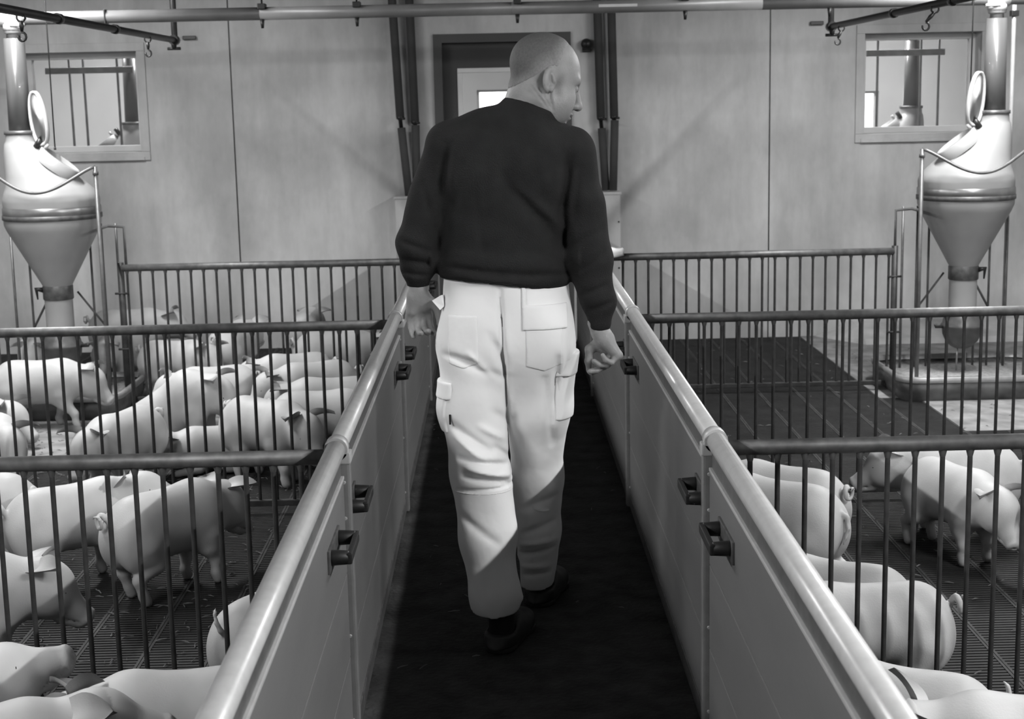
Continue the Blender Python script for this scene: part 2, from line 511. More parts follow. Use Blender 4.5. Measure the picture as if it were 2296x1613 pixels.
fence('middle barred steel fence on the right, in front of the feeder', .535, 3.05, 5.83, .73, G)
fence('barred steel fence on the right closest to the far wall, ending at the feeder', .535, 2.115, 8.05, .87, G, .755, 2.12)
fence('barred steel fence on the left beyond the feeder, out to the side wall', -4.6, -2.85, 8.05, -2.9, G, .755, -2.83)
fence('barred steel fence on the right beyond the feeder, out to the side wall', 3.02, 4.7, 8.05, 3.1, G, .755, 3.0)

# folded cloth on the right far rail
c_ = bmesh.new()
N1, N2 = 14, 10
cv = []
for i in range(N1):
    for j in range(N2):
        u = i / (N1 - 1); w = (j / (N2 - 1) - .5)
        x = .545 + .125 * u
        if abs(w) < .12: yy = 8.05 + w * .17; zz = .785 + .012 * math.sin(u * 5) + .022 * u
        else: yy = 8.05 + math.copysign(.026, w) + .004 * math.sin(u * 9); zz = .785 + .022 * u - (abs(w) - .12) * .11
        cv.append((x, yy, zz))
cf = [(i * N2 + j, (i + 1) * N2 + j, (i + 1) * N2 + j + 1, i * N2 + j + 1) for i in range(N1 - 1) for j in range(N2 - 1)]
c_.free()
o = MB().add(cv, cf).build('folded_cloth', 'cloth_white')
sd = o.modifiers.new('thick', 'SOLIDIFY'); sd.thickness = .006; sd.offset = 1
tag(o, 'small white cloth folded over the far right fence rail beside the man', 'cloth')

# ------------------------------------------------------------------ feeders
def feeder(name, label, cx, cy, s, group, lid=True):
    # s = +1: drop tube leans away to +x (right feeder); mirrored for the left one
    t = thing(name, label, 'feeder', (cx, cy, 0), group)
    ox = s * .135
    n = 40
    # shoulder: off-centre bottle top of the hopper
    prof, offs = [], []
    for (z, r, q) in ((1.085, .247, 0), (1.12, .249, 0), (1.135, .247, 0), (1.165, .236, .02), (1.20, .212, .12), (1.25, .183, .32), (1.31, .150, .58), (1.37, .118, .82), (1.42, .092, .97), (1.435, .08, 1), (1.475, .078, 1)):
        prof.append((r, z)); offs.append((ox * q, 0))
    MB().lathe(prof, n=n, offs=offs).build('hopper_shoulder', 'hopper', t)
    MB().lathe([(.249, 1.05), (.253, 1.055), (.253, 1.085), (.249, 1.092)], n=n).build('hopper_rim', 'steel', t)
    MB().lathe([(.25, 1.025), (.256, 1.028), (.256, 1.05), (.25, 1.053)], n=n).build('clamp_ring', 'galv_dark', t)
    MB().lathe([(.250, 1.03), (.249, 1.0), (.235, .965), (.073, .665)], n=n).build('hopper_cone', 'cone', t)
    MB().lathe([(.076, .672), (.079, .668), (.079, .60), (.076, .596)], n=24).build('neck_collar', 'galv_dark', t)
    MB().lathe([(.072, .66), (.073, .60), (.073, .40)], n=24).build('neck_tube', 'cone', t)
    b_ = MB().lathe([(.073, .42), (.084, .41), (.098, .385), (.104, .36), (.112, .352), (.112, .342), (.104, .335), (.100, .30), (.085, .265), (.055, .235), (.035, .225)], n=28)
    b_.build('dosing_bowl', 'trough', t)
    MB().tube([(-s * .1, -.02, .345), (-s * .145, -.025, .345), (-s * .15, -.025, .36)], .009, 8).build('dosing_knob', 'dark_metal', t)
    m = MB()
    for dx in (-.02, .02): m.tube([(dx, 0, .24), (dx * 1.2, 0, .10)], .005, 6)
    m.build('agitator', 'steel', t)
    MB().tube([(s * .07, -.03, .65), (s * .105, -.035, .655), (s * .10, -.035, .60)], [.016, .014, .004], 6).build('slide_lever', 'black', t)
    # filler opening with open lid on the inner slope
    cxo, czo = -s * .055, 1.30
    ax = Vector((-s * .80, 0, -.60)).normalized()      # down the slope
    nx = Vector((-s * .60, 0, .80)).normalized()
    ay = Vector((0, 1, 0))
    C0 = Vector((cxo - s * .02, -.06, czo + .025))
    rim, ri2, fl = [], [], []
    n2 = 28
    m = MB(); vv = []
    for (rl, rw, hh) in ((.118, .078, -.05), (.118, .078, .012), (.104, .064, .016), (.102, .062, -.02)):
        for k_ in range(n2):
            a_ = 2 * PI * k_ / n2
            vv.append(C0 + ax * (rl * math.cos(a_)) + ay * (rw * math.sin(a_)) + nx * hh)
    ff = [(i * n2 + k_, i * n2 + (k_ + 1) % n2, (i + 1) * n2 + (k_ + 1) % n2, (i + 1) * n2 + k_) for i in range(3) for k_ in range(n2)]
    ff.append(tuple(3 * n2 + k_ for k_ in range(n2)))
    m.add(vv, ff); m.build('filler_opening', 'hopper', t)
    # lid: shallow oval dish standing up on its hinge
    hinge = C0 - ax * .112 + nx * .02
    up = Vector((s * .10, -.03, 1)).normalized()
    wd = Vector((.80, .58 * s, 0)); wd = (wd - up * wd.dot(up)).normalized()
    nn = up.cross(wd)
    if nn.y > 0: nn = -nn
    m = MB(); vv = []
    Lc = hinge + up * .142
    def oval(rl, rw, hh):
        for k_ in range(n2):
            a_ = 2 * PI * k_ / n2
            ca, sa = math.cos(a_), math.sin(a_)
            ww = rw * (abs(sa) ** .8) * (1 if sa > 0 else -1)
            vv.append(Lc + up * (rl * ca) + wd * ww * (1.0 - .12 * ca) + nn * hh)
    oval(.125, .046, .006); oval(.138, .060, .016); oval(.142, .065, .012); oval(.142, .065, -.006); oval(.13, .055, -.012)
    ff = [(i * n2 + k_, i * n2 + (k_ + 1) % n2, (i + 1) * n2 + (k_ + 1) % n2, (i + 1) * n2 + k_) for i in range(4) for k_ in range(n2)]
    ff.append(tuple(range(n2))); ff.append(tuple(4 * n2 + k_ for k_ in range(n2)))
    m.add(vv, ff)
    if lid: m.build('lid', 'white', t)
    m = MB()
    for q in (-.028, .028): m.tube([hinge + wd * q - nx * .02, hinge + wd * q + nx * .012], .010, 8)
    m.build('lid_hinge', 'white', t)
    MB().tube([hinge - ax * .03 - nx * .03, hinge - ax * .03 + nx * .02], .016, 8).build('lid_catch', 'dark_metal', t)
    # drop tube, telescoped, with top spigot
    MB().lathe([(.057, 1.46), (.060, 1.46), (.056, 1.70), (.053, 1.96), (.051, 1.96)], c=(ox, 0, 0), n=24).build('drop_tube', 'tube', t)
    MB().lathe([(.083, 1.468), (.085, 1.47), (.085, 1.487), (.06, 1.489)], c=(ox, 0, 0), n=24).build('tube_collar', 'galv_dark', t)
    MB().lathe([(.035, 1.90), (.036, 1.90), (.036, 2.00), (.05, 2.0), (.05, 2.03), (.035, 2.035)], c=(ox, 0, 0), n=20).build('spigot', 'white', t)
    # stand
    for (x, y) in ((-.285, -.17), (.285, -.17), (-.285, .17), (.285, .17)):
        o = MB().tube([(x, y, .02), (x, y, 1.30 if y < 0 else .98)], .0105 if y < 0 else .007, 10).build('stand_post', 'rod', t)
        if y < 0: MB().tube([(x, y, 1.255), (x, y, 1.275)], .015, 10).build('post_sleeve', 'rod', o)
    for (x, y) in ((-.2, .19), (-.13, .21), (.13, .21), (.2, .19)):
        MB().tube([(x, y, .02), (x, y, .98)], .0065, 8).build('cage_bar', 'rod', t)
    for y in (-.17,):
        pts = []
        for i in range(25):
            q = i / 24; x = -.285 + .57 * q
            pts.append((x, y - (.10 if y < 0 else -.05) * math.sin(PI * q), 1.30 - .125 * math.sin(PI * q) ** 1.3))
        MB().tube(pts, .0085, 8).build('guard_rod', 'rod', t)
    xe = -s * .37
    MB().tube([(xe, 0, .74), (xe, 0, .972), (-s * .285, 0, .98), (-s * .285, -.17, .98)], .008, 8).build('side_rod', 'rod', t)
    for q in (-1, 1):
        MB().tube([(q * .07, .12, .62), (q * .22, .19, .38)], .006, 6).build('brace', 'rod', t)
    return t
def trough(label, cx, y0, y1, hw, group):
    t = thing('feed_trough', label, 'trough', (cx, (y0 + y1) / 2, 0), group)
    L = (y1 - y0) / 2
    def ring(ex, z, r):
        out = []
        X, Y = hw - ex, L - ex
        for (sx, sy, a0) in ((1, 1, 0), (-1, 1, PI / 2), (-1, -1, PI), (1, -1, 3 * PI / 2)):
            for k_ in range(6):
                a_ = a0 + k_ / 5 * PI / 2
                out.append((sx * (X - r) + r * math.cos(a_), sy * (Y - r) + r * math.sin(a_), z))
        return out
    def loft(rs, name, mt, cap=False):
        v = [p for r_ in rs for p in r_]; n_ = 24
        f = [(i * n_ + k_, i * n_ + (k_ + 1) % n_, (i + 1) * n_ + (k_ + 1) % n_, (i + 1) * n_ + k_) for i in range(len(rs) - 1) for k_ in range(n_)]
        if cap: f.append(tuple((len(rs) - 1) * n_ + k_ for k_ in range(n_)))
        return MB().add(v, f).build(name, mt, t)
    loft([ring(.02, .0, .1), ring(.0, .05, .12), ring(0, .105, .12), ring(.015, .106, .1), ring(.03, .03, .08)], 'basin', 'trough', True)
    loft([ring(-.006, .100, .12), ring(-.010, .128, .12), ring(.008, .132, .11), ring(.02, .105, .1)], 'rim', 'post')
    loft([ring(.022, .085, .09), ring(.022, .09, .09)], 'feed', 'feed', True)
    return t
FG = 'dry feed hoppers at the ends of the far fences'
feeder('dry_feeder', 'dry feed hopper on the left with its white lid open', -2.345, 8.05, -1, FG)
fR = feeder('dry_feeder', 'dry feed hopper on the right with its white lid open', 2.49, 8.05, 1, FG)
TG = 'feed troughs under the hoppers'
trough('oval steel trough on the floor under the left feed hopper', -2.40, 7.70, 8.42, .42, TG)
trough('oval steel trough on the floor under the right feed hopper', 2.53, 7.70, 8.42, .45, TG)
NG = 'hoppers in the section beyond the windows'
feeder('dry_feeder', 'pale feed hopper glimpsed through the left window', -2.80, 11.35, 1, NG, False)
feeder('dry_feeder', 'pale feed hopper glimpsed through the right window', 2.95, 11.35, 1, NG, False)
for sd_, bx0, bx1, zb, ups in (('left', -3.18, -2.56, 1.86, (-3.02, -2.92, -2.68)), ('right', 2.66, 3.22, 1.865, (2.75, 3.06, 3.19))):
    t = thing('pipe_rack', 'dark crossbar with thin upright rods seen through the %s window' % sd_, 'rack', ((bx0 + bx1) / 2, 11.0, 0))
    c0 = (bx0 + bx1) / 2
    MB().box(bx0 - c0, -.02, zb - .022, bx1 - c0, .02, zb + .022, .004).build('crossbar', 'rod', t)
    for x in ups: MB().tube([(x - c0, .03, 0), (x - c0, .03, ZC)], .009, 8).build('upright_rod', 'rod', t)

# ------------------------------------------------------------------ pipes
def tee(x, label):
    t = thing('pipe_tee', label, 'pipe fitting', (x, 8.05, 2.06))
    m = MB().tube([(-.06, 0, 0), (.06, 0, 0)], .042, 16).build('tee_body', 'white', t)
    MB().tube([(0, 0, -.02), (0, 0, -.075)], .046, 16).build('tee_branch', 'white', t)
    MB().tube([(.0, -.05, -.035), (.075 if x < 0 else -.075, -.05, -.035)], .008, 8).build('cord_eye', 'white', t)
ap = thing('auger_pipe', 'long pale feed pipe running across under the ceiling', 'pipe', (0, 8.05, 2.06))
for (a_, b_) in ((-2.9, -1.2), (-1.2, .1), (.1, 1.4), (1.4, 3.0)):
    o = MB().tube([(a_, 0, 0), (b_, 0, 0)], .033, 20, caps=True).build('pipe_length', 'auger', ap)
MB().box(-2.0, -.036, -.0365, -1.992, .036, .0365, .003).build('pipe_band', 'dark_metal', ap)
MB().box(.55, -.0345, -.004, .75, -.031, .010).build('sticker', 'sticker', ap)
for x in (-1.19, -.70, .13, 1.0, 1.75):
    h = MB().tube([(x, 0, .79), (x, 0, .03)], .005, 6).build('hanger', 'dark_metal', ap)
    MB().box(x - .02, -.037, .02, x + .02, .037, .05, .004).build('hanger_clip', 'black', h)
    MB().tube([(x, -.01, -.03), (x, -.01, -.075)], [.012, .007], 8).build('hanger_bolt', 'black', h)
tee(-2.48, 'white tee fitting on the feed pipe above the left drop tube')
tee(2.625, 'white tee fitting on the feed pipe above the right drop tube')

def water(x, label, s):
    t = thing('water_pipe', label, 'pipe', (x, 8.3, 1.945))
    MB().tube([(0, -6.5, 0), (0, -.02, 0), (0, 0, .004), (0, .0, .03), (0, 0, .9)], .0165, 14).build('pipe_run', 'dark_metal', t)
    MB().tube([(0, -.045, 0), (0, .02, 0)], .026, 12).build('elbow', 'dark_metal', t)
    v = MB().tube([(0, -.03, 0), (0, -.03, -.045)], [.018, .012], 10).build('tap', 'dark_metal', t)
    MB().tube([(-.035, -.03, -.045), (.035, -.03, -.045)], .008, 8).build('tap_handle', 'dark_metal', v)
    for y in (-4.2, -3.1, -2.2, -1.3):
        MB().tube([(0, y - .02, 0), (0, y + .02, 0)], .022, 12).build('pipe_socket', 'dark_metal', t)
    return t
water(-1.70, 'dark water pipe running towards the wall, upper left', -1)
water(1.815, 'dark water pipe running towards the wall, upper right', 1)
def hook(x, y, z, label, lean=0):
    t = thing('hanging_hook', label, 'hook', (x, y, z), 'hooks hanging under the water pipes')
    MB().tube([(.016 * math.sin(a_ / 10 * 2 * PI), 0, .016 * math.cos(a_ / 10 * 2 * PI) + .001) for a_ in range(11)], .004, 6).build('ring', 'dark_metal', t)
    MB().tube([(0, 0, -.012), (lean * .3, 0, -.03), (lean * .6, 0, -.05)], [.006, .009, .005], 8).build('shank', 'dark_metal', t)
    pts = [(lean * .6 + .014 * math.sin(a_ / 9 * 5), 0, -.068 + .016 * math.cos(a_ / 9 * 5)) for a_ in range(10)]
    MB().tube(pts, .0045, 6).build('hook_bend', 'dark_metal', t)
hook(-1.70, 5.62, 1.925, 'small dark hook hanging under the left water pipe near the frame edge')
hook(-1.70, 7.65, 1.925, 'small dark hook hanging under the left water pipe beside its tap')
hook(1.815, 6.35, 1.925, 'small dark hook hanging under the right water pipe near the frame edge', -.06)
hook(1.815, 8.05, 1.925, 'small dark hook hanging under the right water pipe beside its tap', -.03)

def insulated(pts, label, valve_at):
    t = thing('insulated_pipe', label, 'pipe', pts[-1], 'foam-wrapped pipes beside the door')
    b0 = Vector(pts[-1])
    P = [Vector(p) - b0 for p in pts]
    MB().tube(P[:2], .027, 16).build('upper_sleeve', 'insul', t)
    v = MB().tube([P[1] + Vector((0, 0, .006)), P[1] - Vector((0, 0, .012)), P[1] - Vector((0, 0, .022)), P[2] - Vector((0, 0, .01))], [.026, .026, .013, .013], 12).build('valve', 'black', t)
    MB().tube([P[1] + Vector((.0, -.02, -.012)), P[1] + Vector((.03, -.04, -.012))], .008, 8).build('valve_handle', 'black', v)
    MB().tube(P[2:], .026, 16).build('lower_sleeve', 'insul', t)
insulated([(-.655, 9.86, 2.80), (-.605, 9.86, 1.50), (-.60, 9.86, 1.43), (-.565, 9.86, .995)], 'grey foam-wrapped pipe left of the door, outer of the pair', 1.5)
insulated([(-.535, 9.89, 2.80), (-.513, 9.89, 1.47), (-.51, 9.89, 1.445), (-.515, 9.89, .995)], 'grey foam-wrapped pipe left of the door, next to its frame', 1.5)
insulated([(.655, 9.89, 2.80), (.685, 9.89, 1.47), (.69, 9.89, 1.40), (.712, 9.89, 1.0)], 'grey foam-wrapped pipe right of the door, next to its frame', 1.5)
insulated([(.745, 9.86, 2.80), (.768, 9.86, 1.475), (.772, 9.86, 1.45), (.757, 9.86, 1.0)], 'grey foam-wrapped pipe right of the door, outer of the pair', 1.5)
for (x0, x1, sd_) in ((-.655, -.48, 'left'), (.67, .80, 'right')):
    t = thing('pipe_casing', 'pale upright casing below the foam-wrapped pipes %s of the door' % sd_, 'casing', ((x0 + x1) / 2, 9.88, 0))
    w = (x1 - x0) / 2
    MB().box(-w, -.07, 0, w, .07, .985, .006).build('casing_body', 'wall', t)
    MB().box(-w - .006, -.075, .975, w + .006, .07, .993, .003).build('casing_cap', 'wall', t)
    for z in (.2, .5, .8):
        MB().tube([(w - .012, -.069, z), (w - .012, -.073, z)], .006, 8).build('screw', 'dark_metal', t)
t = thing('wall_bell', 'small round black fitting on the wall right of the door top', 'fitting', (.60, 9.95, 1.935))
MB().lathe([(0.001, .0), (.02, .004), (.034, .02), (.036, .04), (.03, .05)], n=20).build('bell_dome', 'black', t).rotation_euler.x = PI / 2
t.children[0].location = (0, -.06, 0)
t.children[0].rotation_euler.x = -PI / 2
MB().box(-.028, -.02, -.05, .028, 0, -.01, .005).build('bell_base', 'black', t)
for (x, z, sd_) in ((-1.94, 2.026, 'left'), (2.08, 2.037, 'right')):
    t = thing('wall_bracket', 'small dark flat bracket on the far wall by the upper %s water pipe' % sd_, 'bracket', (x, 9.95, z))
    MB().box(-.043, -.03, -.012, .043, -.018, .012, .004).build('bracket_plate', 'dark_metal', t)
    for q in (-.03, .03): MB().tube([(q, -.02, 0), (q, 0, 0)], .008, 8).build('bracket_screw', 'dark_metal', t)
for (x, z0, lab) in ((-2.293, 1.40, 'thin dark cord hanging beside the left feeder lid'), (2.483, 1.62, 'thin dark cord hanging beside the right feeder lid')):
    t = thing('pull_string', lab, 'cord', (x, 8.0, 0))
    MB().tube([(0, 0, ZC), (0.002, 0, 2.0), (0, 0, z0)], .0035, 6).build('cord', 'dark_metal', t)
    MB().tube([(0, 0, z0 - .014), (0, 0, z0)], [.007, .005], 8).build('knot', 'dark_metal', t)
# upright white conduit beside the right tube
t = thing('wall_conduit', 'pale upright conduit with a dark clip to the right of the right feeder tube', 'pipe', (2.80, 8.3, 0))
MB().tube([(0, 0, .0), (0, 0, ZC)], .012, 10).build('conduit', 'galv', t)
MB().box(-.02, -.02, 1.98, .02, .02, 2.01, .003).build('conduit_clip', 'black', t)

# ------------------------------------------------------------------ straw and feed crumbs on the floors
random.seed(4)
def litter(name, label, boxes):
    m = MB()
    for (n, x0, x1, y0, y1) in boxes:
        for i in range(n):
            x, y = random.uniform(x0, x1), random.uniform(y0, y1)
            if 7.6 < y < 8.5 and abs(x) > 1.9: continue
            l, w, a_ = random.uniform(.005, .02), random.uniform(.0008, .002), random.uniform(0, PI)
            ca, sa = math.cos(a_) * l, math.sin(a_) * l; na, nb = -math.sin(a_) * w, math.cos(a_) * w
            z = .004
            m.add([(x - ca - na, y - sa - nb, z), (x + ca - na, y + sa - nb, z + .002), (x + ca + na, y + sa + nb, z + .002), (x - ca + na, y - sa + nb, z), (x, y, z + .005)],
                  [(0, 1, 4), (1, 2, 4), (2, 3, 4), (3, 0, 4)], False)
    o = m.build(name, 'straw'); o['kind'] = 'stuff'
    tag(o, label, 'straw')
litter('pen_straw', 'scattered straw and feed crumbs on the left pen floors', [(700, -2.2, -.5, 3.7, 5.7), (900, -2.6, -.5, 5.9, 8.0), (300, -2.6, -.5, 8.1, 9.8)])
litter('pen_litter', 'sparse crumbs of straw on the right pen floors', [(200, .65, 2.6, 3.7, 5.7), (150, .65, 2.6, 5.9, 9.8)])
litter('aisle_straw', 'few straw bits lying on the dark aisle floor', [(60, -.36, .48, 3.4, 9.5)])

# ------------------------------------------------------------------ organic modelling: signed distance fields -> surface nets
F32 = np.float32
def smin(a, b, k):
    h = np.clip(.5 + .5 * (b - a) / k, 0, 1)
    return b + (a - b) * h - k * h * (1 - h)
def smax(a, b, k): return -smin(-a, -b, k)
def ell(P, c, r, R=None):
    # ellipsoid, R: rotation (columns = its own axes)
    q = P - np.array(c, F32)
    if R is not None: q = q @ np.array(R, F32)
    r = np.array(r, F32)
    k0 = np.sqrt(((q / r) ** 2).sum(-1)); k1 = np.sqrt(((q / (r * r)) ** 2).sum(-1))
    return k0 * (k0 - 1) / np.maximum(k1, 1e-6)
def cone(P, a, b, ra, rb):
    a = np.array(a, F32); b = np.array(b, F32)
    ba = b - a; pa = P - a
    h = np.clip((pa @ ba) / max(float(ba @ ba), 1e-9), 0, 1)
    d = pa - h[..., None] * ba
    return np.sqrt((d * d).sum(-1)) - (ra + (rb - ra) * h)
def rotz(a): c, s = math.cos(a), math.sin(a); return np.array([[c, -s, 0], [s, c, 0], [0, 0, 1]])
def roty(a): c, s = math.cos(a), math.sin(a); return np.array([[c, 0, s], [0, 1, 0], [-s, 0, c]])
def rotx(a): c, s = math.cos(a), math.sin(a); return np.array([[1, 0, 0], [0, c, -s], [0, s, c]])

def surface(fn, lo, hi, h):
    # naive surface nets, vectorised; fn maps (N,3) points to distances
    lo = np.array(lo, float); hi = np.array(hi, float)
    n = np.maximum(2, np.ceil((hi - lo) / h).astype(int) + 1)
    B = 4                                   # evaluate finely only in blocks near the surface
    nb = -(-n // B)
    cxs = [(lo[i] + h * (B * np.arange(nb[i]) + (B - 1) / 2)).astype(F32) for i in range(3)]
    C = np.stack(np.meshgrid(*cxs, indexing='ij'), -1).reshape(-1, 3)
    dc = fn(C)
    V = np.repeat(np.repeat(np.repeat(dc.reshape(nb), B, 0), B, 1), B, 2)
    near = np.nonzero(np.abs(dc) < h * B * 1.75)[0]
    bi = np.stack(np.unravel_index(near, nb), 1) * B
    off = np.stack(np.meshgrid(*[np.arange(B)] * 3, indexing='ij'), -1).reshape(-1, 3)
    for i in range(0, len(bi), 3000):
        g3 = (bi[i:i + 3000, None, :] + off[None]).reshape(-1, 3)
        V[g3[:, 0], g3[:, 1], g3[:, 2]] = fn((g3 * h + lo).astype(F32))
    n = np.array(V.shape)
    I = V < 0
    nx, ny, nz = n
    cnt = np.zeros((nx - 1, ny - 1, nz - 1), np.int8)
    for dx in (0, 1):
        for dy in (0, 1):
            for dz in (0, 1):
                cnt += I[dx:nx - 1 + dx, dy:ny - 1 + dy, dz:nz - 1 + dz]
    act = (cnt > 0) & (cnt < 8)
    cx, cy, cz = np.nonzero(act)
    idx = np.full(act.shape, -1, np.int64); idx[cx, cy, cz] = np.arange(len(cx))
    acc = np.zeros((len(cx), 3)); wt = np.zeros(len(cx))
    E = []
    for a in range(3):
        b, c = [(1, 2), (0, 2), (0, 1)][a]
        for u in (0, 1):
            for w in (0, 1):
                o0 = [0, 0, 0]; o0[b] = u; o0[c] = w
                o1 = list(o0); o1[a] = 1
                E.append((o0, o1))
    for o0, o1 in E:
        v0 = V[cx + o0[0], cy + o0[1], cz + o0[2]]; v1 = V[cx + o1[0], cy + o1[1], cz + o1[2]]
        m = (v0 < 0) != (v1 < 0)
        t = np.where(m, v0 / np.where(m, v0 - v1, 1), 0)
        for k in range(3):
            acc[:, k] += np.where(m, o0[k] + t * (o1[k] - o0[k]), 0)
        wt += m
    pts = (acc / wt[:, None] + np.stack([cx, cy, cz], 1)) * h + lo
    quads = []
    for a in range(3):
        b, c = [(1, 2), (2, 0), (0, 1)][a]
        s0 = [slice(None)] * 3; s1 = [slice(None)] * 3
        s0[a] = slice(0, -1); s1[a] = slice(1, None)
        for q in (b, c): s0[q] = slice(1, -1); s1[q] = slice(1, -1)
        A = I[tuple(s0)]; B = I[tuple(s1)]
        ex, ey, ez = np.nonzero(A != B)
        flip = A[ex, ey, ez]
        base = np.stack([ex, ey, ez], 1)
        for q in (b, c): base[:, q] += 1
        def cell(db, dc):
            p = base.copy(); p[:, b] -= db; p[:, c] -= dc
            return idx[p[:, 0], p[:, 1], p[:, 2]]
        qd = np.stack([cell(1, 1), cell(0, 1), cell(0, 0), cell(1, 0)], 1)
        qd[~flip] = qd[~flip][:, ::-1]
        quads.append(qd)
    return pts, np.concatenate(quads)

def np_mesh(name, pts, quads, tone=None, extra=None):
    # tone: per-vertex grey multiplier stored as colour attribute; extra: list of (pts, faces, material_index)
    parts = [(pts, quads, 0)] + (extra or [])
    vs = np.concatenate([p for p, _, _ in parts]); off = 0
    loops = []; starts = []; mats = []; pos = 0
    me = bpy.data.meshes.new(name)
    tot = sum(len(q) for _, q, _ in parts)
    lv = np.concatenate([(np.asarray(q) + o).reshape(-1) for (p, q, _), o in zip(parts, np.cumsum([0] + [len(p) for p, _, _ in parts])[:-1])])
    me.vertices.add(len(vs)); me.vertices.foreach_set('co', vs.astype(F32).reshape(-1))
    me.loops.add(len(lv)); me.loops.foreach_set('vertex_index', lv.astype(np.int32))
    me.polygons.add(tot)
    me.polygons.foreach_set('loop_start', (np.arange(tot) * 4).astype(np.int32))
    me.polygons.foreach_set('loop_total', np.full(tot, 4, np.int32))
    me.polygons.foreach_set('material_index', np.concatenate([np.full(len(q), i, np.int32) for _, q, i in parts]))
    me.polygons.foreach_set('use_smooth', np.ones(tot, bool))
    me.update(calc_edges=True)
    if tone is not None:
        t = np.ones(len(vs), F32); t[:len(tone)] = tone
        at = me.color_attributes.new('tone', 'FLOAT_COLOR', 'POINT')
        at.data.foreach_set('color', np.stack([t, t, t, np.ones_like(t)], 1).astype(F32).reshape(-1))
    me.validate()
    return me

def ball(c, r, n=8):
    # quad sphere (lat/long with tiny poles)
    v = []; f = []
    for i in range(n + 1):
        th = .02 + (PI - .04) * i / n
        for k in range(2 * n):
            a = PI * k / n
            v.append((c[0] + r * math.sin(th) * math.cos(a), c[1] + r * math.sin(th) * math.sin(a), c[2] + r * math.cos(th)))
    m = 2 * n
    for i in range(n):
        for k in range(m): f.append((i * m + k, (i + 1) * m + k, (i + 1) * m + (k + 1) % m, i * m + (k + 1) % m))
    return np.array(v), np.array(f)

# ------------------------------------------------------------------ pigs
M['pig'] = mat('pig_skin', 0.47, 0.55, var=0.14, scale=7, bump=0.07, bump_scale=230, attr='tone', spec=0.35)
M['pig_eye'] = mat('pig_eye', 0.01, 0.2, var=0.1)

